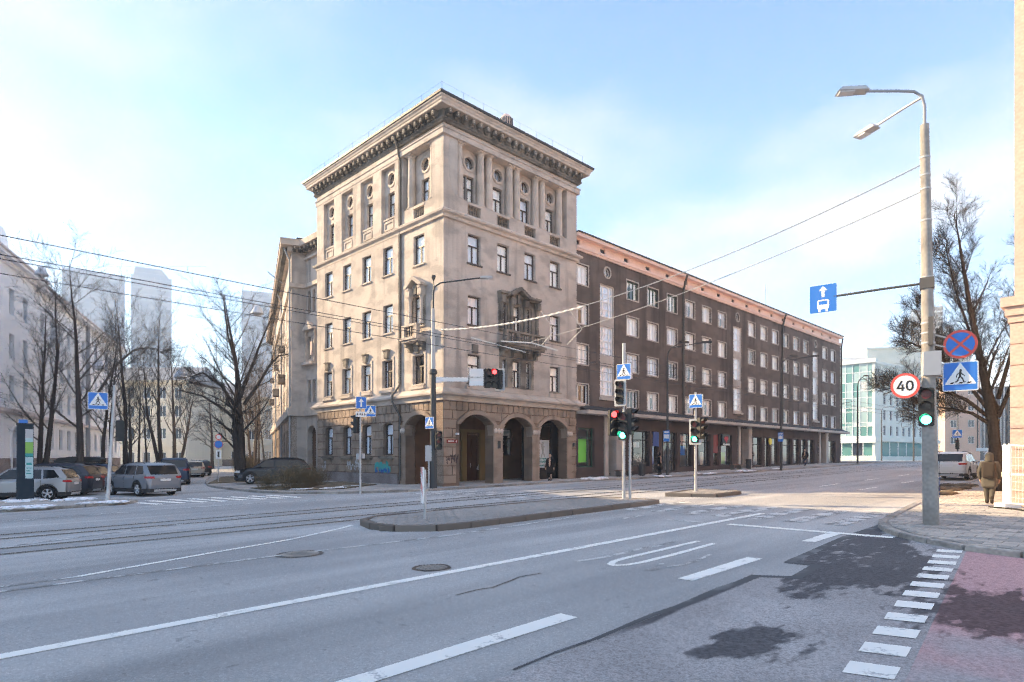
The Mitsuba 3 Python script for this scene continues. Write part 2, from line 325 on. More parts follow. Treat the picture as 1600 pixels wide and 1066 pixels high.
def wavy(mb, a, b, z0, z1, d):
    n = max(4, int((b - a) / .06))
    s = np.linspace(a, b, n + 1)
    y = d + .022 * np.sin(np.arange(n + 1) * 2.4 + rng.random() * 6)
    V = np.concatenate([np.column_stack([s, y, np.full(n + 1, z0)]), np.column_stack([s, y, np.full(n + 1, z1)])])
    F = [[i, i + 1, i + n + 2] for i in range(n)] + [[i, i + n + 2, i + n + 1] for i in range(n)]
    mb.add(V, F)
def oculus(parent, fr, s, z, r, d, frame='window_brown', ring=.13, ringmat='stone_trim', proud=.06):
    k = numbered(f'{parent}__round_window')
    c = Point(s, z)
    put('', MB(fr).prism(c.buffer(r, 14).difference(unary_union([c.buffer(r - .05, 14).difference(sbox(s - .02, z - 2, s + .02, z + 2))])), d - .2, d - .14), frame, key=k)
    put('pane', pane_sheet(fr, c.buffer(r - .02, 14), d - .17), 'pane_glass', k)
    put('curtain', MB(fr).box(s - r, s + r, d - .36, d - .34, z - r, z + r), 'curtain_blue', k)
    put('ring', MB(fr).prism(c.buffer(r + ring, 20).difference(c.buffer(r, 14)), d - .02, d + proud), ringmat, k)
def balustrade(parent, fr, s0, s1, z0, z1, d, m='stone_sooty', n=None):
    """Turned balusters between two rails, each its own part."""
    n = n or max(2, int((s1 - s0) / .17))
    for i in range(n):
        s = s0 + (i + .5) * (s1 - s0) / n
        h = z1 - z0
        put('baluster', MB(fr).lathe([(.035, z0), (.05, z0 + h * .1), (.03, z0 + h * .2), (.062, z0 + h * .42), (.03, z0 + h * .75), (.05, z0 + h * .9), (.05, z1)], (s, d, 0), 8), m, parent, smooth=True)
def column(parent, fr, s, d, z0, z1, r, m):
    h = z1 - z0
    put('column', MB(fr).lathe([(r * 1.3, z0), (r * 1.3, z0 + .07), (r * 1.12, z0 + .12), (r, z0 + .2), (r * .99, z0 + h * .4), (r * .86, z1 - .27), (r * 1.0, z1 - .24), (r * .88, z1 - .2), (r * .9, z1 - .12), (r * 1.25, z1 - .07), (r * 1.25, z1)], (s, d, 0), 16).box(s - r * 1.3, s + r * 1.3, d - r * 1.3, d + r * 1.3, z1 - .065, z1 + .01), m, parent, smooth=35)
def stones(parent, fr, poly, courses, width, d0, d1, m, name='stone_block', joint=.06, stagger=True):
    """Rusticated facing: every stone a part of the wall."""
    s0, _, s1, _ = poly.bounds
    for i, (a, b) in enumerate(zip(courses[:-1], courses[1:])):
        w = width(i) if callable(width) else width
        x = s0 - (w / 2 if i % 2 and stagger else 0)
        while x < s1:
            for q in polys(poly.intersection(sbox(x, a, x + w, b))):
                q = q.buffer(-joint / 2, join_style=2)
                for qq in polys(q):
                    if qq.area > .04: put(name, MB(fr).prism(qq, d0, d1), m, parent)
            x += w
def arch_poly(s0, s1, z0, spring, crown):
    c, a, h = (s0 + s1) / 2, (s1 - s0) / 2, crown - spring
    t = np.linspace(0, np.pi, 21)
    return Polygon([(s0, z0), (s1, z0)] + [(c + a * math.cos(x), spring + h * (1 - abs(math.cos(x)) ** 2.3)) for x in t])

CX, CY = 21.767, 27.574
RF, LF = Fr((CX, CY), (1, 0), (0, -1)), Fr((CX, CY), (0, 1), (-1, 0))
corner = thing('corner_building', 'tall tan corner building with a columned attic, dark heavy cornice and street arcade', 'building')
RW, LW = 11.64, 14.55
# openings measured on the two facades
r3 = [(1.78, 2.79), (4.13, 5.14), (6.49, 7.5), (8.89, 9.9)]
lc = [2.32, 5.38, 7.84, 10.31, 12.82]
trip = [(4.53, 4.95), (5.41, 6.12), (6.60, 7.05)]
def hole(w): return sbox(*[w[0], w[2], w[1], w[3]])
R_open = [(a, b, 13.40, 15.12) for a, b in r3] + [(a, b, 9.84, 11.54) for a, b in (r3[0], r3[3])] + [(a, b, 6.44, 8.12) for a, b in (r3[0], r3[3])]
R_trip = [(a, b, z0, z1) for z0, z1 in ((9.84, 11.54), (6.44, 8.12)) for a, b in trip]
L_open = [(c - .53, c + .53, 13.40, 15.14) for c in lc] + [(c - .53, c + .53, 9.80, 11.55) for c in lc] + [(c - .53, c + .53, 6.40, 8.08) for c in lc]
L_ground = [(c - .5, c + .5, 2.27, 4.2) for c in lc[1:]]
bal = [(a, b) for a, b in r3]
r_niche, l_niche = sbox(1.03, 16.95, 10.61, 20.22), [sbox(c - .74, 16.1, c + .74, 20.1) for c in lc[1:]]
wallR = sbox(0, 5.56, RW, 20.98)
wallR = wallR.difference(unary_union([hole(w) for w in R_open + R_trip] + [r_niche] + [sbox(a, 16.2, b, 16.96) for a, b in bal]))
w_up = put('wall', MB(RF).prism(wallR, -.5, 0), 'plaster_tan', corner)
put('wall', MB(LF).prism(sbox(.5, 5.56, 4.25, 20.98).difference(unary_union([hole(w) for w in L_open] + [sbox(1.08, 16.95, 3.96, 20.22), sbox(1.8, 16.2, 2.85, 16.96)])), -.5, 0), 'plaster_tan', corner)
put('wall', MB(LF).prism(sbox(4.25, 5.56, LW, 20.98).difference(unary_union([hole(w) for w in L_open] + l_niche)), -.5, .12), 'plaster_tan', corner)
# attic: recessed wall, columns, balustrades
att = [((a + b) / 2) for a, b in r3]
nw = sbox(.9, 16.0, 10.75, 20.5).difference(unary_union([sbox(c - .42, 16.85, c + .42, 18.72) for c in att] + [Point(c, 19.47).buffer(.36, 14) for c in att]))
put('attic_wall', MB(RF).prism(nw, -1.0, -.502), 'plaster_tan', corner)
def attic(a, b, cs): return sbox(a, 16.0, b, 20.5).difference(unary_union([sbox(c - .42, 16.85, c + .42, 18.62) for c in cs] + [Point(c, 19.42).buffer(.36, 14) for c in cs]))
put('attic_wall', MB(LF).prism(attic(.9, 4.2, lc[:1]), -1.0, -.502), 'plaster_tan', corner)
put('attic_wall', MB(LF).prism(attic(4.3, LW - .1, lc[1:]), -.55, -.16), 'plaster_tan', corner)
for fr, cs in ((RF, att), (LF, lc)):
    for c in cs:
        dd = -.16 if fr is LF and c > 4 else -.502
        window(corner, fr, c - .42, c + .42, 16.86, 18.70 if fr is RF else 18.60, dd - .16, cover=.8)
        oculus(corner, fr, c, 19.47 if fr is RF else 19.42, .36, dd)
put('niche_floor', MB(RF).box(1.03, 10.61, -.5, -.06, 16.8, 16.95).box(1.03, 10.61, -.5, -.02, 20.22, 20.3), 'stone_trim', corner)
for i, s in enumerate((1.32, 3.0, 3.66, 5.39, 6.03, 7.75, 8.39, 10.08)):
    column(corner, RF, s, -.27, 16.95, 20.22, .235, 'stone_trim')
for s in (1.25, 3.42): column(corner, LF, s, -.27, 16.95, 20.22, .235, 'stone_trim')
for a, b in bal:
    put('rail', MB(RF).box(a - .04, b + .04, -.3, .03, 16.78, 16.93), 'stone_trim', corner)
    balustrade(corner, RF, a, b, 16.2, 16.78, -.16)
put('rail', MB(LF).box(1.76, 2.89, -.3, .03, 16.78, 16.93), 'stone_trim', corner)
balustrade(corner, LF, 1.8, 2.85, 16.2, 16.78, -.16)
for c in lc[1:]:
    put('parapet_panel', MB(LF).box(c - .74, c + .74, -.16, .0, 16.1, 16.85).prism(sbox(c - .5, 16.2, c + .5, 16.72).difference(sbox(c - .4, 16.28, c + .4, 16.64)), .0, .06).box(c - .74, c + .74, -.16, .05, 16.85, 16.95), 'plaster_tan', corner)
# mouldings round the block
X1, Y1 = CX + RW, CY + LW
put('lower_string', MB().loop(CX, X1, CY, Y1, [(-.2, 5.30), (.15, 5.33), (.17, 5.44), (.19, 5.58), (.40, 5.64), (.42, 5.74), (.34, 5.82), (.17, 5.98), (.125, 6.05), (-.2, 6.06)]), 'stone_trim', corner)
put('upper_string', MB().loop(CX, X1, CY, Y1, [(-.2, 15.56), (.14, 15.6), (.16, 15.76), (.30, 15.84), (.33, 15.95), (.2, 16.04), (.125, 16.1), (-.2, 16.11)]), 'stone_trim', corner)
put('frieze_band', MB().loop(CX, X1, CY, Y1, [(-.2, 20.23), (.15, 20.235), (.155, 20.52), (.21, 20.54), (.21, 20.60), (.13, 20.62), (-.2, 20.63)]), 'plaster_tan', corner)
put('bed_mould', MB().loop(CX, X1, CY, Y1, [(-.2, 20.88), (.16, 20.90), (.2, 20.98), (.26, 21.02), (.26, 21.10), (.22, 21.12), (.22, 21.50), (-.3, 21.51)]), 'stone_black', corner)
put('cornice', MB().loop(CX, X1, CY, Y1, [(-.3, 21.505), (.62, 21.52), (.64, 21.55), (.64, 21.66), (.68, 21.69), (.72, 21.8), (.79, 21.84), (.80, 21.92), (-.3, 21.93)]), 'stone_trim', corner)
roof = put('roof', MB().loop(CX, X1, CY, Y1, [(-.3, 21.92), (.81, 21.925), (.86, 21.93), (.87, 22.06), (-3., 22.7), (-5.5, 22.75)]), 'roof_black', corner)
def modillions(fr, s0, s1, z0, z1, d0, d1, m1='stone_black', m2='stone_trim', step=.58, parent=corner):
    a, b = MB(fr), MB(fr)
    n = int((s1 - s0) / step)
    for i in range(n + 1):
        s = s0 + (i + .5) * (s1 - s0) / (n + 1)
        a.prism(sbox(s - .13, z0 + .1, s + .13, z1), d0, d1).box(s - .11, s + .11, d0, d0 + (d1 - d0) * .55, z0, z0 + .1)
        b.box(s - .06, s + .06, d1 - .03, d1 + .02, z1 - .09, z1 - .03).box(s - .035, s + .035, d1 - .02, d1 + .02, z1 - .2, z1 - .13)
    put('modillion_row', a, m1, parent, kind='stuff'); put('guttae', b, m2, parent, kind='stuff')
modillions(RF, -.2, RW + .2, 21.12, 21.5, .2, .52); modillions(LF, .05, LW + .2, 21.12, 21.5, .2, .52)
# lightning wire on short posts along the roof edge
mb = MB()
edge = [(CX - .5, Y1), (CX - .5, CY - .5), (X1, CY - .5)]
pts = []
for (ax, ay), (bx, by) in zip(edge[:-1], edge[1:]):
    for t in np.linspace(0, 1, 9)[:-1]: pts.append((ax + (bx - ax) * t, ay + (by - ay) * t))
pts.append(edge[-1])
for x, y in pts: mb.tube([(x, y, 21.95), (x, y, 22.75)], .014, 4)
for a, b in zip(pts[:-1], pts[1:]): mb.tube([(*a, 22.72), (*b, 22.72)], .007, 3)
put('lightning_rail', mb, 'wire_grey', roof)
mb = MB().lathe([(.40, 22.3), (.40, 24.7), (.36, 24.95), (.2, 25.15), (0, 25.2)], (29.2, 30.2, 0), 16)
vent = put('roof_vent', mb, 'pink_plaster', roof, smooth=40)
for i in range(16):
    a = i * math.pi / 8
    put('slat', MB(turned(29.2 + .41 * math.cos(a), 30.2 + .41 * math.sin(a), math.degrees(a), 0)).box(-.02, .03, -.03, .03, 22.9, 24.85), 'roof_black', corner, key=numbered(corner + '__roof__vent_slat'))
# windows of the two facades
for a, b, c, e in R_open: window(corner, RF, a, b, c, e, -.2, sill=.09, sill_mat='window_brown' if c > 9 else 'stone_sooty', cover=.9 if rng.random() < .75 else None)
for a, b, c, e in R_trip: window(corner, RF, a, b, c, e, -.16, style='T', cover=.9)
for a, b, c, e in L_open:
    pl = .12 if a > 4.2 else 0
    window(corner, LF, a, b, c, e, -.16 + pl, sill=.1 + pl, sill_mat='plaster_tan', cover=.85 if rng.random() < .7 else None)
for c in lc:      # keystones and side bands of the first-floor windows
    pl = .12 if c > 4.2 else 0
    put('window_surround', MB(LF).prism(sbox(c - .72, 6.36, c + .72, 8.3).difference(sbox(c - .56, 6.3, c + .56, 8.11)), pl, pl + .05), 'plaster_tan', corner)
    put('keystone', MB(LF).prism(Polygon([(c - .15, 8.2), (c + .15, 8.2), (c + .24, 8.68), (c - .24, 8.68)]), pl + .05, pl + .2).box(c - .27, c + .27, pl, pl + .26, 8.68, 8.76), 'stone_sooty', corner)
    put('window_apron', MB(LF).box(c - .72, c + .72, pl, pl + .22, 6.1, 6.26).box(c - .62, c + .62, pl, pl + .12, 6.02, 6.1), 'plaster_tan', corner)
for a, b in ((1.6, 3.0), (4.25, 7.3), (8.75, 10.1)): put('window_apron', MB(RF).box(a, b, 0, .14, 6.06, 6.32), 'stone_trim', corner)
put('keystone', MB(RF).box(2.08, 2.5, 0, .12, 8.2, 8.7), 'stone_sooty', corner)
# dark recess that holds the three-light window of the first floor
put('window_surround', MB(RF).prism(sbox(4.28, 6.40, 7.3, 8.9).difference(unary_union([sbox(a, 6.44, b, 8.12) for a, b in trip])), -.01, .035), 'stone_sooty', corner)
# pedimented windows with balconies
def aedicule(fr, s0, s1, gable, lights, pl=0.0, single=False):
    k = numbered(corner + '__window_bay')
    g0, g1 = gable
    c = (g0 + g1) / 2
    put('', MB(fr).prism(sbox(s0 + .05, 9.82, s1 - .05, 12.05).difference(unary_union([sbox(a, 9.8, b, 11.54) for a, b in lights])), pl, pl + .10), 'stone_sooty', key=k)
    top = Polygon([(g0 - .12, 12.02), (g0 - .12, 12.16), (c, 12.66), (g1 + .12, 12.16), (g1 + .12, 12.02), (g1 - .1, 12.02), (c, 12.44), (g0 + .1, 12.02)])
    mb = MB(fr).prism(top, pl, pl + .5).prism(Polygon([(g0, 12.02), (c, 12.45), (g1, 12.02)]), pl, pl + .16)
    if not single: mb.box(s0 - .05, g0 - .13, pl, pl + .42, 12.04, 12.2).box(g1 + .13, s1 + .05, pl, pl + .42, 12.04, 12.2).box(s0, g0 - .13, pl, pl + .3, 11.92, 12.04).box(g1 + .13, s1, pl, pl + .3, 11.92, 12.04)
    else: mb.box(s0 + .02, s0 + .3, pl, pl + .45, 11.9, 12.02).box(s1 - .3, s1 - .02, pl, pl + .45, 11.9, 12.02)
    put('pediment', mb, 'stone_sooty' if not single else 'stone_trim', k)
    put('carving', MB(fr).box(c - .3, c + .3, pl + .1, pl + .2, 11.7, 11.95).box(c - .14, c + .14, pl + .1, pl + .28, 11.62, 12.2), 'stone_black', k)
    edges = [s0 + .16] + [(a + b) / 2 for a, b in zip([x[1] for x in lights[:-1]], [x[0] for x in lights[1:]])] + [s1 - .16]
    for e in edges:
        n = 9
        put('twisted_pilaster', MB(fr).lathe([(.13, 9.84), (.13, 9.98)] + [(.085 + .03 * (j % 2), 9.98 + (j + .5) * 1.3 / 18) for j in range(18)] + [(.10, 11.3), (.15, 11.42), (.17, 11.5)], (e, pl + .2, 0), 8).box(e - .17, e + .17, pl, pl + .4, 11.5, 11.92), 'stone_sooty' if not single else 'stone_trim', k, smooth=40)
    b = numbered(corner + '__balcony')
    put('', MB(fr).box(s0 - .1, s1 + .1, pl, pl + .78, 8.92, 9.06).box(s0 - .04, s1 + .04, pl, pl + .68, 8.80, 8.92), 'stone_sooty' if not single else 'stone_trim', key=b)
    put('rail', MB(fr).box(s0 - .02, s1 + .02, pl + .44, pl + .72, 9.68, 9.80), 'stone_sooty' if not single else 'stone_trim', b)
    ped = [s0 + .12, s1 - .12] if single else [s0 + .12, s0 + 1.1, s1 - 1.1, s1 - .12]
    for p in ped: put('pedestal', MB(fr).box(p - .13, p + .13, pl + .45, pl + .70, 9.06, 9.68), 'stone_sooty' if not single else 'stone_trim', b)
    for p, q in zip(sorted(ped)[:-1], sorted(ped)[1:]):
        n = max(3, int((q - p - .26) / .19))
        for i in range(n): 
            s = p + .13 + (i + .5) * (q - p - .26) / n; h = .62; z0 = 9.06
            put('baluster', MB(fr).lathe([(.04, z0), (.05, z0 + h * .1), (.03, z0 + h * .2), (.07, z0 + h * .42), (.03, z0 + h * .75), (.05, z0 + h)], (s, pl + .58, 0), 8), 'stone_sooty', b, smooth=True)
    for p in (ped if single else [s0 + .3, s0 + 1.2, s1 - 1.2, s1 - .3]):
        put('bracket', MB(fr).box(p - .11, p + .11, pl, pl + .55, 8.55, 8.8).box(p - .1, p + .1, pl, pl + .3, 8.3, 8.55), 'stone_sooty', b)
aedicule(RF, 4.16, 7.62, (5.03, 6.5), trip)
aedicule(LF, 1.62, 3.06, (1.62, 3.06), [(lc[0] - .53, lc[0] + .53)], single=True)
# ground floor: arcade, rusticated stones
arch_r = [arch_poly(1.19, 3.81, 0, 4.02, 4.62), arch_poly(4.58, 7.21, 0, 4.02, 4.62), arch_poly(7.87, 10.61, 0, 4.02, 4.62)]
arch_l = arch_poly(1.02, 3.69, 0, 4.02, 4.62)
lowR = sbox(0, .1, RW, 5.32).difference(unary_union(arch_r))
lowL1 = sbox(.75, .1, 4.25, 5.32).difference(arch_l)
gw = [unary_union([sbox(a, c, b, e - .16), affinity.translate(affinity.scale(Point(0, 0).buffer(1, 10), .5, .16, origin=(0, 0)), (a + b) / 2, e - .16)]) for a, b, c, e in L_ground]
lowL2 = sbox(4.25, .1, LW, 5.32).difference(unary_union(gw))
base_r = put('arcade_wall', MB(RF).prism(lowR, -.75, -.055), 'plaster_joint', corner)
put('arcade_wall', MB(LF).prism(lowL1, -.75, -.055), 'plaster_joint', corner)
base_l = put('ground_wall', MB(LF).prism(lowL2, -.6, .065), 'plaster_joint', corner)
co = [.62, 1.10, 1.63, 2.16, 2.69, 3.22, 3.75, 4.28, 4.80, 5.31]
wd = lambda i: 1.28 if i < 8 else .46
keep = lambda poly, opens, o: poly.difference(unary_union([q.buffer(o, join_style=1) for q in opens]))
stones(base_r, RF, keep(sbox(0, .62, RW, 5.31), arch_r, .26).difference(sbox(3.6, 0, 4.8, 4.1).union(sbox(7.0, 0, 8.1, 4.1)).union(sbox(10.3, 0, 10.9, 4.1))), co, wd, -.06, 0, 'plaster_base')
stones(corner + '__arcade_wall_001', LF, keep(sbox(0.02, .62, 4.23, 5.31), [arch_l], .26).difference(sbox(3.5, 0, 4.26, 4.1)), co, wd, -.06, 0, 'plaster_base')
stones(base_l, LF, sbox(4.26, 1.12, LW, 5.31).difference(unary_union([q.buffer(.02) for q in gw])), co[1:], lambda i: 1.25 if i < 6 else .5, .06, .12, 'plaster_base')
put('plinth', MB(LF).box(4.25, LW, .05, .2, .1, 1.10), 'plinth_stone', corner)
for fr, ar in ((RF, arch_r), (LF, [arch_l])):
    for q in ar:
        band = q.buffer(.24, join_style=1).difference(q).intersection(sbox(-1, 4.02, 20, 6))
        put('archivolt', MB(fr).prism(band, -.2, .07), 'plaster_base', corner)
for fr, ps in ((RF, [(3.81, 4.58), (7.21, 7.87), (10.61, 11.1)]), (LF, [(3.69, 4.2)])):
    for a, b in ps:
        cap = numbered(corner + '__capital')
        put('', MB(fr).box(a - .02, b + .02, -.5, .04, 3.42, 3.55).box(a - .06, b + .06, -.5, .08, 3.85, 3.98).box(a - .1, b + .1, -.5, .12, 3.98, 4.06).prism(Polygon([(a, 3.55), (b, 3.55), (b + .06, 3.85), (a - .06, 3.85)]), -.5, .05), 'plaster_base', key=cap)
        for j in range(3):
            s = a + (j + .5) * (b - a) / 3
            put('leaf', MB(fr).add(*(lambda m: (m.vertices * [.13, .09, .17] + [s, .06, 3.70], m.faces))(trimesh.creation.icosphere(1))), 'stone_trim', cap, smooth=True)
        put('pier', MB(fr).box(a, b, -.04, .02, .4, 3.42), 'plaster_base', corner)
for a, b, c, e in L_ground:
    window(corner, LF, a, b, c, e, -.1, arch=.16, cover=.9, curtain='curtain_blue')
    put('window_sill', MB(LF).box(a - .25, b + .25, .1, .34, 2.06, 2.17).box(a - .18, b + .18, .1, .26, 1.96, 2.06), 'stone_sooty', corner)
# loggia behind the arches
lb = sbox(.7, .2, 11.5, 5.3).difference(unary_union([sbox(4.75, .2, 5.8, 3.6), sbox(8.1, 2.25, 8.95, 4.1)]))
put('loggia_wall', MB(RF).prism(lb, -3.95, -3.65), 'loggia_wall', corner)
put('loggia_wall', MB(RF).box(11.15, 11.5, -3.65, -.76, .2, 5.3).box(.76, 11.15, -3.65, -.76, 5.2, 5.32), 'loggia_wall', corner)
dk = put('door', MB(RF).box(4.75, 5.8, -3.85, -3.8, .5, 3.6), 'door_wood', corner)
for a in (4.8, 5.3): put('panel', MB(RF).box(a + .05, a + .42, -3.8, -3.77, .75, 1.6).box(a + .05, a + .42, -3.8, -3.77, 1.75, 3.4), 'door_wood', dk)
put('handle', MB(RF).box(5.2, 5.24, -3.77, -3.72, 1.45, 1.7), 'rim', dk)
for a, b in ((4.3, 4.7), (5.85, 6.3)): put('door_pilaster', MB(RF).box(a, b, -3.64, -3.5, .45, 3.75), 'ochre', corner)
put('door_lintel', MB(RF).box(4.2, 6.4, -3.64, -3.46, 3.75, 3.95), 'ochre', corner)
window(corner, RF, 8.1, 8.95, 2.25, 4.1, -3.75, cover=.4)
pw = sbox(7.75, .3, 11.15, 5.2).difference(sbox(8.95, 1.3, 10.55, 4.35))
put('shop_wall', MB(RF).prism(pw, -1.5, -1.3), 'shop_dark', corner)
window(corner, RF, 8.97, 10.53, 1.32, 4.33, -1.34, style='', frame='shop_dark', cover=0)
ps = put('window_poster', MB(RF).box(9.1, 10.4, -1.46, -1.44, 1.4, 3.3), 'poster_white', corner)
def dashes(parent, fr, s0, s1, z, h, d, m, seed, name='lettering'):
    r = np.random.default_rng(seed); mb = MB(fr); s = s0
    while s < s1:
        w = h * (.35 + .4 * r.random())
        mb.box(s, min(s + w, s1), d, d + .004, z + h * .35 * (r.random() < .3), z + h); s += w + h * .22
    return put(name, mb, m, parent)
pm = MB(RF)
for a, b, w in (((9.55, 3.1), (9.75, 2.5), .12), ((9.75, 3.15), (9.8, 2.5), .1), ((9.6, 2.75), (9.95, 2.85), .09), ((9.75, 2.5), (9.6, 2.1), .1), ((9.78, 2.5), (9.95, 2.15), .1)): pm.prism(strip([a, b], w), -1.438, -1.434)
put('print', pm, 'sign_back', ps)
dashes(ps, RF, 9.45, 10.1, 1.98, .08, -1.438, 'poster_teal', 4); dashes(ps, RF, 9.18, 10.3, 1.72, .16, -1.438, 'poster_teal', 5); dashes(ps, RF, 9.4, 10.1, 1.5, .11, -1.438, 'poster_teal', 6)
# closed rear, dark rooms
put('room', MB(RF).box(.6, RW - .1, -2.2, -2.1, 6.1, 20.9), 'room_mid', corner); put('room', MB(LF).box(.6, 4.3, -2.2, -2.1, 6.1, 20.9).box(4.3, LW - .1, -2.2, -2.1, 1.0, 20.9), 'room_mid', corner)
put('rear_wall', MB(RF).box(.6, RW, -LW, -LW + .3, .1, 21).box(RW - .3, RW, -LW + .3, -.5, .1, 21).box(8, 11.1, -4.6, -4.5, 1, 5), 'room_dark', corner)
# downpipe, plaques, patch of bare plaster, graffiti
dp = MB(LF).tube([(4.1, .5, 21.3), (4.1, .24, 20.7), (4.1, .22, 20.4), (4.1, .1, 20.1), (4.12, .1, 6.5), (4.3, .3, 6.1), (4.34, .5, 5.85), (4.34, .5, 5.45), (4.2, .2, 4.9), (4.12, .1, 4.6), (4.12, .1, .7)], .065, 8)
put('downpipe', dp, 'iron', corner, smooth=60)
put('bare_patch', MB(RF).prism(Polygon([(.52, 17.5), (.42, 18.2), (.36, 19.0), (.40, 19.7), (.55, 20.15), (1.0, 20.18), (1.0, 17.0), (.75, 17.1)]), .001, .012), 'concrete', corner, label='pale patch of bare plaster beside the first attic column')
pk = put('street_plaque', MB(RF).box(.22, 1.02, .002, .03, 2.92, 3.12), 'plaque_red', corner); dashes(pk, RF, .3, .72, 2.98, .07, .032, 'sign_white', 8); put('number', MB(RF).prism(strip([(.88, 2.96), (.88, 3.08)], .03), .032, .036), 'sign_white', pk)
put('wall_lamp', MB(RF).box(.85, .97, .0, .2, 3.38, 3.5), 'lamp_cap', corner); put('wall_lamp', MB(RF).box(4.15, 4.25, .02, .2, 2.65, 3.1), 'iron', corner); put('wall_lamp', MB(RF).box(11.2, 11.36, .0, .16, 2.85, 3.1), 'iron', corner)
def scrawl(parent, fr, s0, s1, z0, z1, d, m, seed, w=.05, n=9):
    r = np.random.default_rng(seed); mb = MB(fr)
    for i in range(n):
        a = s0 + (s1 - s0) * (i + .2) / n; ww = (s1 - s0) / n
        p = [(a + ww * x, z0 + (z1 - z0) * y) for x, y in zip(np.sort(r.random(4)), r.random(4) * 1.2 - .1)]
        mb.prism(strip(p, w), d, d + .002 + .0004 * i)
    return put('graffiti', mb, m, parent)
scrawl(corner, RF, .2, 1.05, 1.75, 2.25, .0005, 'graffiti_dark', 2, .06)
scrawl(corner, LF, 5.1, 6.8, 1.2, 1.78, .122, 'graffiti_teal', 3, .16, 10); scrawl(corner, LF, 5.1, 6.8, 1.15, 1.4, .126, 'graffiti_blue', 13, .10, 8)
scrawl(corner, LF, 8.6, 10.3, 1.2, 1.85, .122, 'graffiti_white', 4, .05, 8); scrawl(corner, LF, 13.2, 13.7, 1.1, 1.8, .122, 'graffiti_white', 6, .04, 4)
scrawl(corner, RF, 5.6, 7.2, 1.3, 1.8, -3.645, 'graffiti_white', 5, .06, 8)

# ---- link wall and long left wing of the corner building
W0 = np.array([21.95, 46.9]); wa = math.radians(68.3)
wing = thing('wing_building', 'long pale wing behind the corner building with its own dark cornice', 'building')
LK = Fr((22.97, Y1), (0, 1), (-1, 0)); WS = Fr(W0, (math.sin(wa), -math.cos(wa)), (-math.cos(wa), -math.sin(wa))); WF = Fr(W0, (math.cos(wa), math.sin(wa)), (-math.sin(wa), math.cos(wa)))
ko = [(a, b, z, z + 1.75) for z in (13.4, 9.8, 6.4) for a, b in ((2.85, 3.3), (3.6, 4.05))]
put('link_wall', MB(LK).prism(sbox(0, .1, 4.4, 18.2).difference(unary_union([hole(w) for w in ko] + [arch_poly(2.75, 4.15, 0, 4.1, 4.6)])), -.4, 0), 'plaster_tan', wing)
put('gate', MB(LK).box(2.6, 4.3, -.6, -.45, .2, 4.7), 'loggia_wall', wing)
for w in ko: window(wing, LK, *w[:2], *w[2:], -.2, cover=.2)
put('pediment', MB(LK).prism(Polygon([(2.6, 12.0), (3.45, 12.7), (4.3, 12.0)]), 0, .4).box(2.6, 4.3, 0, .45, 9.3, 9.5).box(2.65, 2.8, 0, .2, 9.5, 12).box(4.1, 4.25, 0, .2, 9.5, 12), 'stone_trim', wing)
put('banner', MB(LK).box(2.75, 3.05, .3, .34, 10.0, 11.0), 'pink_plaster', wing)
put('side_wall', MB(WS).box(0, 1.6, -.4, 0, .1, 18.2), 'plaster_tan', wing)
[put('string', MB(LK).box(0, 4.4, 0, q[0], q[1], q[2]), 'stone_trim', wing) for q in ((.25, 5.35, 6.0), (.2, 15.4, 15.7), (.2, 17.6, 17.8))]; put('string', MB(WS).box(-.25, 1.6, 0, .25, 5.35, 6.0), 'stone_trim', wing); put('string', MB(WS).box(-.2, 1.6, 0, .2, 15.4, 15.7), 'stone_trim', wing)
put('cornice', MB(LK).box(-.3, 4.6, -.3, .75, 18.5, 18.95).box(-.3, 4.6, -.3, .3, 18.15, 18.5), 'stone_trim', wing); modillions(LK, 0, 4.3, 18.1, 18.5, .3, .6, parent=wing)
wn = [(2.2 + 2.6 * i) for i in range(16)]
wo = [(c - .5, c + .5, z, z + 1.75) for z in (13.4, 9.8, 6.4) for c in wn]
put('front_wall', MB(WF).prism(sbox(0, 5.4, 44, 18.2).difference(unary_union([hole(w) for w in wo])), -.4, 0), 'plaster_tan', wing)
put('ground_wall', MB(WF).prism(sbox(0, .1, 44, 5.4).difference(unary_union([sbox(c - .6, 1.5, c + .6, 4.4) for c in wn])), -.4, 0), 'plaster_base', wing)
for w in wo: window(wing, WF, *w, -.2, cover=.6)
for c in wn: window(wing, WF, c - .6, c + .6, 1.5, 4.4, -.2, frame='window_green', cover=.1)
put('string', MB(WF).box(-.25, 44, 0, .28, 5.35, 6.0), 'stone_trim', wing); put('string', MB(WF).box(-.2, 44, 0, .2, 15.4, 15.75), 'stone_trim', wing)
put('cornice', MB(WF).box(-.75, 44, -.4, .8, 18.5, 18.9).box(-.3, 44, -.4, .3, 18.15, 18.5).box(-.8, 44, -1.2, .86, 18.9, 18.98), 'stone_trim', wing)
put('cornice', MB(WS).box(-.3, 1.3, -.3, .75, 18.5, 18.89).box(-.2, 1.3, -.3, .3, 18.15, 18.5), 'stone_trim', wing)
modillions(WF, .1, 43, 18.1, 18.5, .3, .62, parent=wing); modillions(WS, 0, 1.2, 18.1, 18.5, .3, .6, parent=wing)
put('roof', MB(WF).box(-.5, 44, -9, -.35, 18.7, 19.2), 'roof_black', wing)
put('rear_wall', MB(WF).box(0, 44, -9, -8.7, .1, 18.7).box(.2, 43.8, -1.4, -1.3, .3, 18), 'room_mid', wing)
for i in (3, 8, 13):
    c = wn[i]
    put('bay_ornament', MB(WF).prism(Polygon([(c - .8, 11.9), (c, 12.5), (c + .8, 11.9)]), 0, .5).box(c - .9, c + .9, 0, .6, 8.95, 9.7), 'stone_sooty', wing)
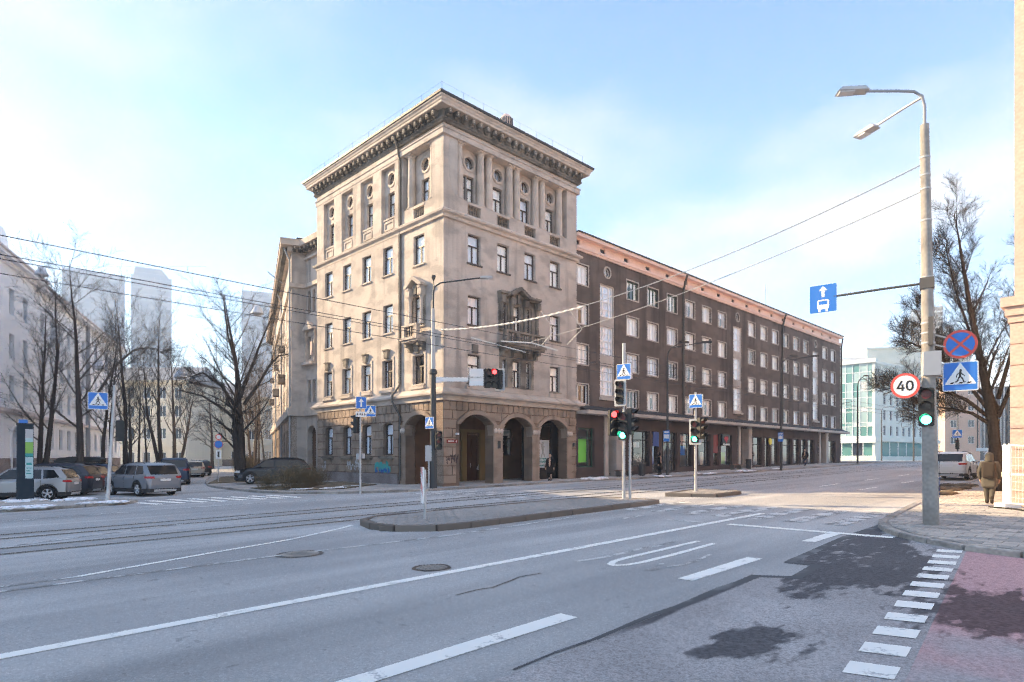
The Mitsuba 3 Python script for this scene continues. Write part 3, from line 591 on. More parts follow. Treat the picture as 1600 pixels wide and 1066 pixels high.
for s_, z_ in ((0.0, 0), (14, 0), (28, 0)): put('downpipe', MB(WF).tube([(s_ + .1, .55, 18.5), (s_ + .1, .3, 17.9), (s_ + .1, .12, 17.5), (s_ + .1, .12, .6)], .07, 8), 'wire_grey', wing, smooth=60)
for s_ in (9, 21, 33): put('spout', MB(WF).tube([(s_, .2, 18.0), (s_, 1.3, 18.75), (s_, 1.5, 18.95)], .05, 6), 'wire_grey', wing)

# ---- brown block along the main street
BF = Fr((CX, CY + .05), (1, 0), (0, -1))
brown = thing('brown_building', 'long dark brown block with white framed windows, salmon pink attic and street shops', 'building')
B0, B1 = RW, 64.9
cols = [12.2, 18.4, 21.2, 24.1, 27.0, 29.9, 32.8, 39.0, 41.8, 44.65, 47.4, 50.3, 53.2, 59.2, 62.1]
rows = [15.56, 12.8, 10.0, 7.22]
stairs = [15.2, 35.95, 56.2]
bo = [(c - .76, c + .76, z - 1.38, z) for c in cols for z in rows]
bs = [(c - .78, c + .78, a, b) for c in stairs for a, b in ((12.32, 14.62), (9.55, 11.65), (6.62, 8.75))]
wallB = sbox(B0, 5.1, B1, 16.5).difference(unary_union([hole(w) for w in bo] + [sbox(c - .88, 6.45, c + .88, 14.7) for c in stairs] + [Point(c, 15.6).buffer(.36, 12) for c in stairs]))
put('wall', MB(BF).prism(wallB, -.35, 0), 'brown_plaster', brown)
for c in stairs:
    put('stair_strip', MB(BF).prism(sbox(c - .878, 6.45, c + .878, 14.7).difference(unary_union([hole(w) for w in bs if abs(w[0] - c + .78) < .01])), -.3, -.05), 'concrete', brown)
    put('stair_sill', MB(BF).box(c - .98, c + .98, -.04, .14, 6.26, 6.44), 'concrete', brown)
    oculus(brown, BF, c, 15.6, .36, 0, 'window_white', .1, 'concrete', .03)
for w in bs: window(brown, BF, *w, -.15, style='stair', frame='window_white', bar=.08, cover=.8, curtain='curtain_blue')
for j, w in enumerate(bo):
    dark = j in (4, 8, 12)
    window(brown, BF, *w, -.14, style='3', frame='window_green' if dark else 'window_white', bar=.085, cover=.9 if rng.random() < .3 else None, surround=(.09, .03, 'concrete'))
put('pink_string', MB(BF).box(B0, B1 + .1, -.3, .12, 16.46, 16.6).box(B0, B1 + .16, -.3, .2, 16.6, 16.78), 'pink_plaster', brown)
aw = [12.0 + 2.93 * i for i in range(18)]
put('attic_wall', MB(BF).prism(sbox(B0, 16.7, B1, 17.5).difference(unary_union([sbox(c - .3, 16.84, c + .3, 17.3) for c in aw])), -.5, -.2), 'pink_plaster', brown)
for c in aw:
    k = put('attic_window', MB(BF).prism(sbox(c - .3, 16.84, c + .3, 17.3).difference(sbox(c - .24, 16.9, c + .24, 17.24)), -.36, -.3), 'window_brown', brown)
    put('pane', MB(BF).box(c - .25, c + .25, -.345, -.34, 16.89, 17.25), 'dark_pane', k)
put('eaves', MB(BF).box(B0, B1 + .3, -.5, .22, 17.42, 17.66), 'pink_plaster', brown)
put('roof', MB(BF).prism(Polygon([(B0, 17.66), (B1 + .35, 17.66), (B1 + .35, 17.76), (B0, 17.76)]), -3.5, .28).add([[B0, -.3, 17.7], [B1 + .3, -.3, 17.7], [B1 + .3, -6, 19.0], [B0, -6, 19.0]], [[0, 1, 2], [0, 2, 3]]), 'roof_black', brown)
put('antenna', MB(BF).tube([(44.5, -1, 17.7), (44.5, -1, 20.6)], .02, 4), 'wire_grey', brown)
put('rear_wall', MB(BF).box(B1 - .3, B1, -12, -.35, .3, 17.6).box(B0, B1 - .31, -2.0, -1.9, 5.4, 17.4), 'room_mid', brown); put('rear_wall', MB(BF).box(B0, B1, -12.3, -12, .3, 17.6), 'brown_plaster', brown)
for s_ in (25.7, 46.3): put('downpipe', MB(BF).tube([(s_, .5, 17.5), (s_, .3, 16.9), (s_, .14, 16.2), (s_, .14, 5.5)], .09, 8), 'rail_steel', brown, smooth=60)
put('downpipe', MB(BF).tube([(B1 - .1, .3, 17.4), (B1 - .05, .12, 16.2), (B1 - .05, .12, 5.4)], .08, 8), 'rail_steel', brown, smooth=60)
put('canopy', MB(BF).box(B0 + .02, B1 + .5, -.3, .95, 5.12, 5.36), 'concrete', brown); put('canopy_roof', MB(BF).add([[B0, -.0, 5.75], [B1 + .4, 0, 5.75], [B1 + .4, .95, 5.37], [B0, .95, 5.37]], [[0, 1, 2], [0, 2, 3]]), 'roof_black', brown)
shops = [(11.86, 13.69, 1.4), (18.27, 20.74, 1.4), (21.1, 22.1, .9), (22.56, 24.91, 1.0), (25.41, 27.47, 1.3), (28.45, 30.6, 1.35), (31.15, 32.2, 1.35), (32.6, 34.76, 1.35), (39.39, 41.48, 1.3), (42.1, 43.4, 1.1), (43.75, 45.6, 1.3), (46.0, 49.1, 1.3), (49.6, 51.4, 1.4), (51.8, 53.4, 1.4), (53.8, 55.8, 1.4), (60.5, 63.0, 1.4)]
portals = [(14.79, 16.95), (35.98, 38.86), (57.2, 60.2)]
low = sbox(B0, .2, B1, 5.12).difference(unary_union([sbox(a, b0, b, 4.18) for a, b, b0 in shops] + [sbox(a, .2, b, 4.95) for a, b in portals]))
put('shop_wall', MB(BF).prism(low, -.45, 0), 'shop_plaster', brown)
for a, b, b0 in shops: window(brown, BF, a, b, b0, 4.18, -.2, style='shop', frame='window_green' if a < 12 else 'shop_dark', bar=.09, cover=0, name='shop_window')
for a, b in portals:
    k = put('entrance', MB(BF).box(a, a + .42, -.6, .12, .3, 5.1).box(b - .78, b, -.6, .12, .3, 5.1), 'concrete', brown)
    put('door', MB(BF).box(a + .42, b - .78, -.9, -.85, .3, 4.2), 'door_wood', k); put('transom', MB(BF).box(a + .42, b - .78, -.9, -.86, 4.2, 5.1), 'dark_pane', k)
put('shop_floor', MB(BF).box(B0 + .1, B1 - .1, -3.1, -3.0, .5, 5.1).box(B0 + .1, B1 - .1, -3, -.46, 5.02, 5.11), 'room_mid', brown); put('shop_floor', MB(BF).box(B0 + .1, B1 - .1, -3, -.46, .8, .95), 'room_dark', brown)
put('shop_poster', MB(BF).box(11.9, 13.25, -.42, -.40, 1.75, 3.4), 'poster_green', brown, label='bright green sheet behind the first shop window')
put('shop_sign', MB(BF).box(21.2, 22.0, .0, .06, 3.0, 4.15).box(21.25, 21.95, -.3, -.28, 1.5, 3.0), 'shop_blue', brown)
put('shop_sign', MB(BF).box(31.2, 32.1, -.12, -.05, 2.5, 4.2), 'plaque_red', brown)
hs = put('shop_sign', MB(BF).box(32.4, 33.9, .02, .25, 3.2, 4.25), 'sign_black', brown, label='black shop sign with a red heart over white lettering')
ht = unary_union([Polygon([(33.15, 3.42), (32.78, 3.85), (33.52, 3.85)]), Point(32.97, 3.87).buffer(.2), Point(33.33, 3.87).buffer(.2)])
put('heart', MB(BF).prism(ht, .25, .26), 'shop_red', hs); dashes(hs, BF, 32.5, 33.8, 3.23, .14, .252, 'sign_white', 9)
for i, (a, b, z0, z1, m) in enumerate([(25.5, 26.4, 1.5, 2.4, 'sign_yellow'), (26.0, 27.2, 2.3, 3.1, 'sign_blue'), (25.6, 27.3, 3.2, 4.0, 'peach_plaster'), (23.0, 23.9, 3.1, 4.1, 'plaque_red'), (19.0, 20.2, 2.9, 3.3, 'poster_white'), (33.6, 34.6, 1.5, 2.6, 'screen_green'), (28.7, 29.2, 2.4, 2.6, 'sign_white'), (40, 41, 1.6, 2.2, 'screen_pale'), (44.2, 45.2, 1.5, 1.9, 'poster_white'), (30.0, 30.4, 1.4, 2.6, 'cream_plaster'), (31.3, 32.1, 1.5, 2.4, 'cream_plaster')]):
    put('shop_display', MB(BF).box(a, b, -.7, -.62, z0, z1), m, brown)
put('round_sign', MB(BF).lathe([(0, -.05), (.34, -.05), (.34, .05), (0, .05)], (42.6, .35, 3.75), 18, axis=1), 'sign_yellow', brown)

# ---- white building on the left
P0 = np.array([5.305, 53.714]); va = math.radians(67.65)
VF = Fr(P0, (math.cos(va), math.sin(va)), (math.sin(va), -math.cos(va)))
white = thing('white_building', 'white rendered building with a domed dormer and pinkish roof along the side street', 'building')
def vwin(cols, z): return [(c - .45, c + .45, z, z + 1.72) for c in cols]
n1 = [-11.4, -8.9, -6.4, -3.0, -.55, 2.1]; n2 = [4.7 + 2.47 * i for i in range(13)]
up1 = vwin(n1, 11.6) + vwin(n1, 8.63) + vwin(n1, 5.85); up2 = vwin(n2, 11.6) + vwin(n2, 8.63) + vwin(n2, 5.85)
g1 = [(c - .5, c + .5, 2.72, 4.5) for c in (-11.4, -8.9, -6.4, -3.0, 2.6)]; g2 = [(c - .5, c + .5, 2.72, 4.45) for c in n2]
put('wall', MB(VF).prism(sbox(-13, 2.05, 4.2, 15.0).difference(unary_union([hole(w) for w in up1 + g1] + [arch_poly(-.69, .95, 0, 3.5, 4.2)])), -.4, .35), 'white_plaster', white)
put('wall', MB(VF).prism(sbox(4.2, 2.05, 37, 15.0).difference(unary_union([hole(w) for w in up2 + g2])), -.4, 0), 'white_plaster', white)
for w in up1 + g1: window(white, VF, *w, .12, style='cross', frame='sign_back', cover=.05, pane='dull_pane')
for w in up2 + g2: window(white, VF, *w, -.18, style='cross', frame='sign_back', cover=.05, pane='dull_pane')
pl1 = put('plinth', MB(VF).box(-13, -.7, -.4, .38, -.2, 2.05).box(.96, 4.2, -.4, .38, -.2, 2.05), 'plinth_stone', white); pl2 = put('plinth', MB(VF).box(4.2, 37, -.4, .04, -.2, 2.05), 'plinth_stone', white)
for i in range(3):
    x = 1.0
    while x < 24:
        w = .5 + .35 * rng.random(); d = .40 if x < 4.0 else .06
        if not (x < 4.2 < x + w): put('stone', MB(VF).box(x, x + w - .03, d - .05, d + .02 * rng.random(), .95 + i * .36, 1.28 + i * .36), ['plinth_stone', 'kerb_a', 'plinth_stone'][rng.integers(3)], pl1 if x < 4.2 else pl2)
        x += w
k = put('door', MB(VF).prism(arch_poly(-.6, .86, 0, 3.5, 4.1), -.2, .0), 'white_plaster', white)
put('door_surround', MB(VF).prism(arch_poly(-.69, .95, 0, 3.5, 4.2).buffer(.14).difference(arch_poly(-.69, .95, -1, 3.5, 4.2)).intersection(sbox(-3, 0, 3, 6)), .35, .42), 'white_plaster', white)
put('string', MB(VF).box(-13, 4.4, .35, .62, 5.05, 5.3).box(-13, 4.4, .35, .5, 4.95, 5.05), 'roof_pink', white); put('string', MB(VF).box(4.41, 37, 0, .26, 5.0, 5.25), 'roof_pink', white)
put('eaves', MB(VF).box(-13.5, 5.0, -.4, .95, 14.9, 15.2).box(-13.2, 4.5, .3, .6, 14.7, 14.9), 'white_plaster', white); put('eaves', MB(VF).box(5.0, 37.5, -.4, .6, 14.9, 15.2), 'white_plaster', white)
put('roof', MB(VF).add([[-13.6, 1.05, 15.22], [5.1, 1.05, 15.22], [5.1, -5, 17.0], [-13.6, -5, 17.0], [5.1, .7, 15.22], [37.6, .7, 15.22], [37.6, -5, 17.0], [5.1, -5, 17.0]], [[0, 1, 2], [0, 2, 3], [4, 5, 6], [4, 6, 7]]).box(-13.6, 5.1, .95, 1.06, 15.1, 15.24).box(5.11, 37.6, .6, .71, 15.1, 15.24), 'roof_pink', white)
put('gutter', MB(VF).tube([(4.0, 1.1, 15.25), (4.6, .7, 14.9), (4.5, .3, 14.4), (4.45, .12, 14.0), (4.45, .12, .5)], .07, 8), 'wire_grey', white, smooth=60); put('gutter', MB(VF).tube([(20.6, .14, 15), (20.6, .14, .4)], .2, 8), 'wire_grey', white, smooth=60)
put('rear_wall', MB(VF).box(-13, 37, -12, -11.7, 0, 15).box(-13, -12.7, -11.7, -.4, 0, 15).box(36.7, 37, -11.7, -.4, 0, 15), 'white_plaster', white); put('room', MB(VF).box(-12.7, 36.7, -1.6, -1.5, 0, 15), 'room_dark', white)
DM = Fr(P0 + VF.u * 9.4 - VF.n * 3.2, VF.u, VF.n, .5)
dome = Polygon([(-1.9, 15), (1.9, 15), (1.9, 17.6), (1.75, 17.7), (1.5, 17.75), (1.35, 18.6), (1.0, 19.4), (.4, 19.85), (-.4, 19.85), (-1.0, 19.4), (-1.35, 18.6), (-1.5, 17.75), (-1.75, 17.7), (-1.9, 17.6)])
k = put('dormer', MB(DM).prism(dome.difference(arch_poly(-.4, .4, 16.5, 18.0, 18.5)), -2.5, 0), 'white_plaster', white)
put('pane', MB(DM).prism(arch_poly(-.4, .4, 16.5, 18.0, 18.5), -.3, -.2), 'dark_pane', k); put('shoulder', MB(DM).box(1.4, 2.2, -2.5, .2, 17.4, 17.62), 'white_plaster', k)
# the next house round the corner of the white building, facing the main street
nb = thing('street_house', 'tall plain rendered house on the main street round the corner from the white building', 'building')
put('wall', MB().box(-70, -.3, 41.9, 54, -1, 20.5), 'white_plaster', nb)
put('roof', MB().add([[-70.3, 41.5, 20.4], [0, 41.5, 20.4], [0, 54.4, 20.4], [-70.3, 54.4, 20.4], [-66, 48, 23], [-4, 48, 23]], [[0, 1, 5], [0, 5, 4], [1, 2, 5], [2, 3, 4], [2, 4, 5], [3, 0, 4]]), 'roof_grey', nb)
NF = Fr((-70, 41.9), (1, 0), (0, -1))
for i in range(24):
    for z in (2, 5.4, 8.8, 12.2, 15): put('window', MB(NF).box(2 + i * 2.8, 3.1 + i * 2.8, -.1, .02, z, z + 1.7), 'dark_pane', nb)

# ---------------------------------------------------------------- ground, pavements, markings
xs = np.array([-400, -200, -100, -40, -20, 0, 20, 40, 60, 80, 95, 130, 200, 400, 900.]); ys = np.array([-400, -100, -40, 0, 40, 80, 150, 300, 900.])
gx, gy = np.meshgrid(xs, ys, indexing='ij'); idx = np.arange(gx.size).reshape(gx.shape)
gf = np.concatenate([np.stack([idx[:-1, :-1], idx[1:, :-1], idx[1:, 1:]], -1).reshape(-1, 3), np.stack([idx[:-1, :-1], idx[1:, 1:], idx[:-1, 1:]], -1).reshape(-1, 3)])
road = setting('road')
put('', MB().add(np.column_stack([gx.ravel(), gy.ravel(), G(gx.ravel())]), gf), 'asphalt', key=road)
def mark(poly, dz=.008, m='road_paint', name='line'): return put(name, ground_poly(poly, dz), m, road)
# coarse side-road surface and the red cycle crossing
edge2 = [(-14, 3.8), (3.5, 4.15), (6.37, 4.29), (9.98, 4.46), (10.32, 3.95), (11.58, 4.09), (11.55, 4.56), (14.11, 4.76), (15.7, 4.88), (18.6, 4.93)]
mark(Polygon(edge2 + [(18.6, 2), (18.6, -30), (-14, -30)]), .004, 'asphalt_coarse', 'side_surface')
for j in range(9): mark(strip([(4.2 + j * .65, 4.24 + j * .027 + .025 * math.sin(j * 2.1)), (4.85 + j * .65, 4.267 + j * .027 + .025 * math.sin((j + 1) * 2.1))], .02 + .016 * j).buffer(.01), .006 + .0004 * (j % 2), 'asphalt_seam', 'seam')
mark(strip(edge2[3:], .12).buffer(.03), .0055, 'asphalt_seam', 'seam')
mark(Polygon([(1.5, .95), (15.16, 2.50), (14.9, 1.6), (14.6, -3.5), (1.5, -3.5)]), .008, 'asphalt_red', 'cycle_surface')
blk = [((14.94, 2.95), (15.12, 2.56)), ((11.34, 2.54), (11.43, 2.15)), ((9.12, 2.31), (9.21, 1.9)), ((6.88, 2.06), (6.95, 1.63))]
for i in range(16):
    x = 14.95 - i * .757
    yl = 2.95 - (14.95 - x) * .111; yr = yl - .405
    mark(Polygon([(x, yl), (x + .12, yr), (x - .27, yr - .04), (x - .39, yl - .05)]).buffer(-.012).buffer(.012), .012, name='crossing_block')
# lane lines
mark(Polygon([(-12, 8.18), (19.6, 8.46), (19.6, 8.67), (-12, 8.40)]), name='line')
for a, b in ((-6.5, -2.8), (-.2, 1.2), (2.1, 6.05), (8.95, 11.62), (14.35, 16.25)): mark(Polygon([(a, 4.88 + a * .016), (b, 4.88 + b * .016), (b, 5.16 + b * .017), (a, 5.14 + a * .017)]), name='dash')
for i in range(8): mark(affinity.translate(sbox(0, 0, 3, .16), 33 + i * 7.5, 9.6), name='dash')
for i in range(6): mark(affinity.translate(sbox(0, 0, 3, .16), 35 + i * 7.5, 12.1), name='dash')
mark(Polygon([(16.1, 4.05), (16.38, 4.05), (16.42, 8.05), (16.14, 8.05)]), name='line'); mark(Polygon([(16.1, 8.75), (16.34, 8.75), (16.3, 9.9), (16.08, 9.9)]), m='worn_paint', name='line')
mark(strip([(-14, 12.4), (5.5, 12.45), (9.8, 12.15), (15, 12.5)], .12), m='worn_paint', name='line')
mark(strip([(2.2, 12.95), (4.8, 13.9), (6.7, 14.5), (8.6, 15.5), (9.3, 16.0)], .13), m='road_paint', name='line'); mark(strip([(-14, 12.0), (2.2, 12.95)], .12), m='worn_paint', name='line')
mark(strip([(2.0, 18.6), (5.4, 20.0), (8.8, 21.3)], .12), m='worn_paint', name='line'); mark(strip([(9.5, 18.1), (9.9, 17.2), (10.3, 16.8)], .2), m='worn_paint', name='line')
mark(sbox(15.6, 11.0, 16.6, 11.2), m='worn_paint', name='line')
# worn bus-lane lettering
for p, w, m in (([(9.1, 7.5), (9.44, 7.42), (9.81, 7.38), (10.59, 7.39), (11.24, 7.46), (11.7, 7.40), (12.43, 7.43)], .10, 'worn_paint'), ([(12.87, 7.09), (11.03, 7.04), (9.9, 7.02), (9.5, 6.96), (9.28, 6.86), (9.22, 6.75), (9.3, 6.64), (9.5, 6.57), (9.8, 6.53), (11.01, 6.55), (12.77, 6.66)], .11, 'road_paint'),
    ([(9.21, 6.07), (9.42, 6.08), (9.59, 6.07), (9.83, 6.17), (10.0, 6.21)], .07, 'worn_paint'), ([(9.71, 5.94), (10.06, 5.86), (10.64, 5.87), (11.39, 6.02)], .05, 'worn_paint'), ([(9.25, 6.02), (9.5, 5.98)], .09, 'worn_paint')): mark(strip(p, w).buffer(.012), m=m, name='lettering')
# zebra over the main street: bars along the street
for y in np.arange(5.6, 12.6, 1.12): mark(sbox(17.9, y, 22.2, y + .52), name='zebra_bar', m='worn_paint')
for y in np.arange(16.9, 25.5, 1.2): mark(sbox(18.2, y, 21.6, y + .5), name='zebra_bar', m='worn_paint')
# zebra over the side street
for a, b in (((7.22, 31.9), (7.85, 29.0)), ((8.11, 31.84), (8.75, 28.94)), ((8.97, 31.72), (9.55, 28.7)), ((9.8, 31.5), (10.3, 28.5)), ((10.7, 31.5), (11.15, 28.4)), ((11.5, 31.2), (11.95, 28.2)), ((12.35, 31.0), (12.75, 28.0)), ((13.1, 30.75), (13.45, 27.9))): mark(strip([a, b], .36), name='zebra_bar')
mark(Polygon([(.5, 25.6), (6, 26.1), (6, 26.25), (.5, 25.75)]), m='worn_paint', name='line'); mark(Polygon([(8, 26.3), (14, 25.7), (14, 25.85), (8, 26.5)]), m='worn_paint', name='line')
# tram rails
for y in (17.15, 18.22, 20.35, 21.42):
    for o, w, dz, m in ((0, .15, .005, 'manhole'), (0, .075, .009, 'rail_steel')):
        put('tram_rail' if w < .1 else 'rail_bed', ground_poly(Polygon([(-40, y - w), (40, y - w + .0), (70, y - w - .6), (94, y - w - 1.6), (94, y + w - 1.6), (70, y + w - .6), (40, y + w), (-40, y + w)]), dz), m, road)
# repairs and dirt with a shape of their own
for (x, y, rx, ry, lab) in ((5.93, 12.3, .46, .42, 'round iron manhole cover sunk in a cracked ring on the worn white line'), (6.86, 9.03, .33, .32, 'round manhole cover beside the long white lane line')):
    k = thing('manhole_cover', lab, 'manhole cover')
    put('', ground_poly(Point(x, y).buffer(rx * .8, 16), .011), 'manhole', key=k)
    ring = MB()
    a = np.linspace(0, 2 * np.pi, 40)
    q = Polygon([(x + rx * (1.08 + .06 * math.sin(5 * t + x)) * math.cos(t), y + ry * (1.08 + .06 * math.sin(4 * t)) * math.sin(t)) for t in a]).difference(Point(x, y).buffer(rx * .86, 16))
    put('ring', ground_poly(q, .007), 'rail_steel', k)
    for j in range(-2, 3): put('rib', ground_poly(sbox(x - .22, y + j * .1 - .012, x + .22, y + j * .1 + .012), .014), 'iron', k)
mark(strip([(5.78, 7.04), (6.24, 7.08), (6.5, 7.02), (6.73, 7.09), (7.0, 7.16), (7.34, 7.28), (7.8, 7.22)], .03), .006, 'rail_steel', 'crack')
# pavements
def kerb_line(parent, pts, step=1.0, w=.16, h=.125, mats=('kerb_a', 'kerb_b')):
    """Kerb stones, one part each, along a line."""
    L = LineString(pts); n = max(1, int(L.length / step))
    for i in range(n):
        a, b = L.interpolate(i * L.length / n + .012), L.interpolate((i + 1) * L.length / n - .012)
        u = np.array([b.x - a.x, b.y - a.y]); l = np.linalg.norm(u)
        if l < .05: continue
        u /= l; z = G(a.x); dz = G(b.x) - z; j = (rng.random(2) - .5) * .022
        nrm = np.array([-u[1], u[0]]); c = .018
        V = []
        for t, zz in ((0., z), (l, z + dz)):
            for d, hh in ((-w / 2, -.2), (w / 2, -.2), (w / 2, h - c), (w / 2 - c, h), (-w / 2 + c, h), (-w / 2, h - c)):
                V.append([a.x + u[0] * t + nrm[0] * (d + j[0]), a.y + u[1] * t + nrm[1] * (d + j[0]), zz + hh + j[1]])
        F = [[k, (k + 1) % 6, 6 + (k + 1) % 6] for k in range(6)] + [[k, 6 + (k + 1) % 6, 6 + k] for k in range(6)] + [[0, k + 1, k] for k in range(1, 5)] + [[6, 6 + k, 7 + k] for k in range(1, 5)]
        put('kerb_stone', MB().add(V, [f[::-1] for f in F]), mats[0] if rng.random() < .6 else mats[1], parent)
pav_c = setting('pavement')
kc = [(40, 60), (24, 60), (19, 56), (15.85, 47.5), (14.4, 42.7), (13.9, 39.8), (13.65, 34.5), (13.75, 32.4), (14.4, 30.6), (16.0, 28.6), (17.9, 27.35), (19.7, 26.65), (22, 26.45), (31.5, 26.0), (42, 24.0), (60, 23.4), (82, 23.2)]
put('', draped_slab(Polygon(kc + [(82, 30), (40, 30)]), -.2, .12), 'pavement_mat', key=pav_c)
kerb_line(pav_c, kc[2:], 1.15)
isl = setting('traffic_island')
ip = [(9.55, 15.83), (9.03, 14.2), (10.26, 12.97), (20.75, 13.05), (20.75, 15.7), (18.7, 16.25), (12, 16.45), (10.2, 16.4)]
def island(key, ip, pav=True):
    P = Polygon(ip)
    put('', draped_slab(P.buffer(-.07), -.2, .118), 'kerb_dark', key=key)
    kerb_line(key, ip + ip[:1], 1.05, .17, .165, ('kerb_dark', 'kerb_dark_b'))
    inner = P.buffer(-.16); a, b, c, e = inner.bounds; mb = MB(); near = []
    pw, pl = .25, .36
    r = 0; y = b
    while y < e:
        x = a - (pl / 2 if r % 2 else 0)
        while x < c:
            q = inner.intersection(sbox(x, y, x + pl, y + pw))
            for qq in polys(q):
                qq = qq.buffer(-.011, join_style=2)
                if not qq.is_empty and qq.area > .004: near += [(qq, .150 + .008 * rng.random())]
            x += pl
        y += pw; r += 1
    for n, (qq, h) in enumerate(near):
        for p in polys(qq): mb.V.append((lambda s: np.column_stack([s[:, :2], s[:, 2] + G(s[:, 0])]))(trimesh.creation.extrude_polygon(p, h - .05, engine='earcut').vertices + [0, 0, .05])); f = trimesh.creation.extrude_polygon(p, h - .05, engine='earcut').faces; mb.F.append(f + mb.n); mb.n += len(mb.V[-1])
    put('paver', mb, 'paver_a', key, kind='stuff')
island(isl, ip)
isl2 = setting('traffic_island')
island(isl2, [(24.05, 14.75), (24.75, 12.85), (27.45, 12.85), (27.5, 15.25)])
# corner pavement on the right: pavers in bonded rows
pav_r = setting('pavement')
kr = [(14.6, -6), (14.7, 0), (14.87, 1.59), (15.19, 2.57), (15.84, 3.3), (16.41, 3.88), (17.41, 4.53), (18.67, 4.96), (27.1, 5.75), (32.2, 6.2), (39.5, 6.7), (94, 7.1)]
PR = Polygon(kr + [(94, -12), (30, -12)])
put('', draped_slab(PR.buffer(-.05), -.2, .10), 'kerb_a', key=pav_r)
kerb_line(pav_r, kr, .95, .2)
inner = PR.buffer(-.16); n_p = 0; rest = MB(); cand = []
for i, x in enumerate(np.arange(14.4, 42, .36)):
    for y in np.arange(-3, 7, .56):
        y2 = y + (.28 if i % 2 else 0)
        if x > 22 and y < 1: continue
        q = inner.intersection(sbox(x, y2, x + .36, y2 + .56))
        for p in polys(q):
            p = p.buffer(-.011, join_style=2)
            cand += [pp for pp in polys(p) if pp.area > .01]
cand.sort(key=lambda p: math.hypot(p.centroid.x, p.centroid.y - 1.5))
for p in cand:
    h = .112 + .012 * rng.random(); m = trimesh.creation.extrude_polygon(p, h - .04, engine='earcut'); v = m.vertices + [0, 0, .04]
    v = np.column_stack([v[:, :2], v[:, 2] + G(v[:, 0])])
    if n_p < 290: put('paver', MB().add(v, m.faces), 'paver_b' if rng.random() < .6 else 'paver_a', pav_r); n_p += 1
    else: rest.add(v, m.faces)
put('paver', rest, 'paver_b', pav_r, kind='stuff')
# left pavement
pav_l = setting('pavement')
kl = [(-30, 29.9), (4.7, 30.0), (6.2, 30.1), (7.35, 30.8), (7.6, 31.6), (7.1, 32.6), (5.6, 33.9), (2.5, 34.9), (-30, 35.0)]
put('', draped_slab(Polygon(kl), -.2, .11), 'pavement_mat', key=pav_l); kerb_line(pav_l, kl[:-2], 1.2)
pav_w = setting('pavement')
put('', MB(VF).box(-40, 60, .0, 2.2, -.3, .12), 'pavement_mat', key=pav_w)
pav_f = setting('pavement')
put('', draped_slab(Polygon([(86, 23), (94, 20), (94, 90), (86, 90)]), -.2, .12), 'pavement_mat', key=pav_f)
# planted bed with soil
bed = setting('planted_ground')
put('', draped_slab(Polygon([(14.2, 35.5), (14.25, 32.6), (15.2, 31.0), (17.2, 30.4), (20.6, 32.6), (21.2, 38), (17, 36.5)]), .1, .17), 'soil', key=bed)
bed2 = setting('planted_ground')
put('', draped_slab(Polygon([(14.6, 43.5), (16.3, 47.3), (19.2, 54), (24, 58), (24, 52), (20, 44)]), .1, .17), 'soil', key=bed2)
def lumps(key, spots, m, seed, hmax=.12):
    r = np.random.default_rng(seed); mb = MB()
    for x, y, rad, n in spots:
        for i in range(n):
            s = trimesh.creation.icosphere(2); v = s.vertices.copy()
            v *= (1 + .5 * (meshkit.fbm(v * 1.6 + r.random(3) * 50, 3) - .5))[:, None]
            k = .12 + .3 * r.random()
            v *= [k * (1 + r.random()), k, min(hmax, k * .35)]
            px, py = x + (r.random() - .5) * 2 * rad, y + (r.random() - .5) * .8 * rad
            mb.add(v + [px, py, G(px) + .12], s.faces)
    return put('', mb, m, key=key, smooth=True)
def snowbank(lab, spots, seed, h=.12): k = tag(numbered('snow_patch'), lab, 'snow', kind='stuff'); lumps(k, spots, 'snow', seed, h)
snowbank('strip of old snow along the left pavement under the silver car', [(1.5, 34.6, 1.5, 18), (3.9, 34.4, .9, 12), (5.6, 33.6, .7, 8)], 1, .09)
snowbank('dirty melting snow on the kerb of the left pavement', [(1.6, 30.1, 1.2, 12), (3.9, 30.15, .8, 9), (6.3, 30.4, .5, 6)], 2, .07)
snowbank('small heap of snow against the arcade end by the green window', [(33.6, 26.1, .9, 16)], 3, .3)
snowbank('scattered snow under the dry shrubs of the planted bed', [(15.4, 31.7, .8, 7), (16.8, 31.3, .9, 7), (18.6, 32.2, .8, 5)], 4, .07)
snowbank('thin snow specks along the kerb before the shops', [(40, 24.4, 1.2, 5), (45, 24.2, 1.2, 5), (51, 24.0, 1.4, 6), (58, 23.9, 1.0, 4)], 5, .07)
db = tag(numbered('dirt_heap'), 'dark heap of street dirt and old snow on the kerb before the person', 'dirt', kind='stuff')
lumps(db, [(34, 6.2, .9, 14), (36.5, 6.35, 1.2, 16), (30.5, 5.95, .8, 8)], 'soil', 6, .22)

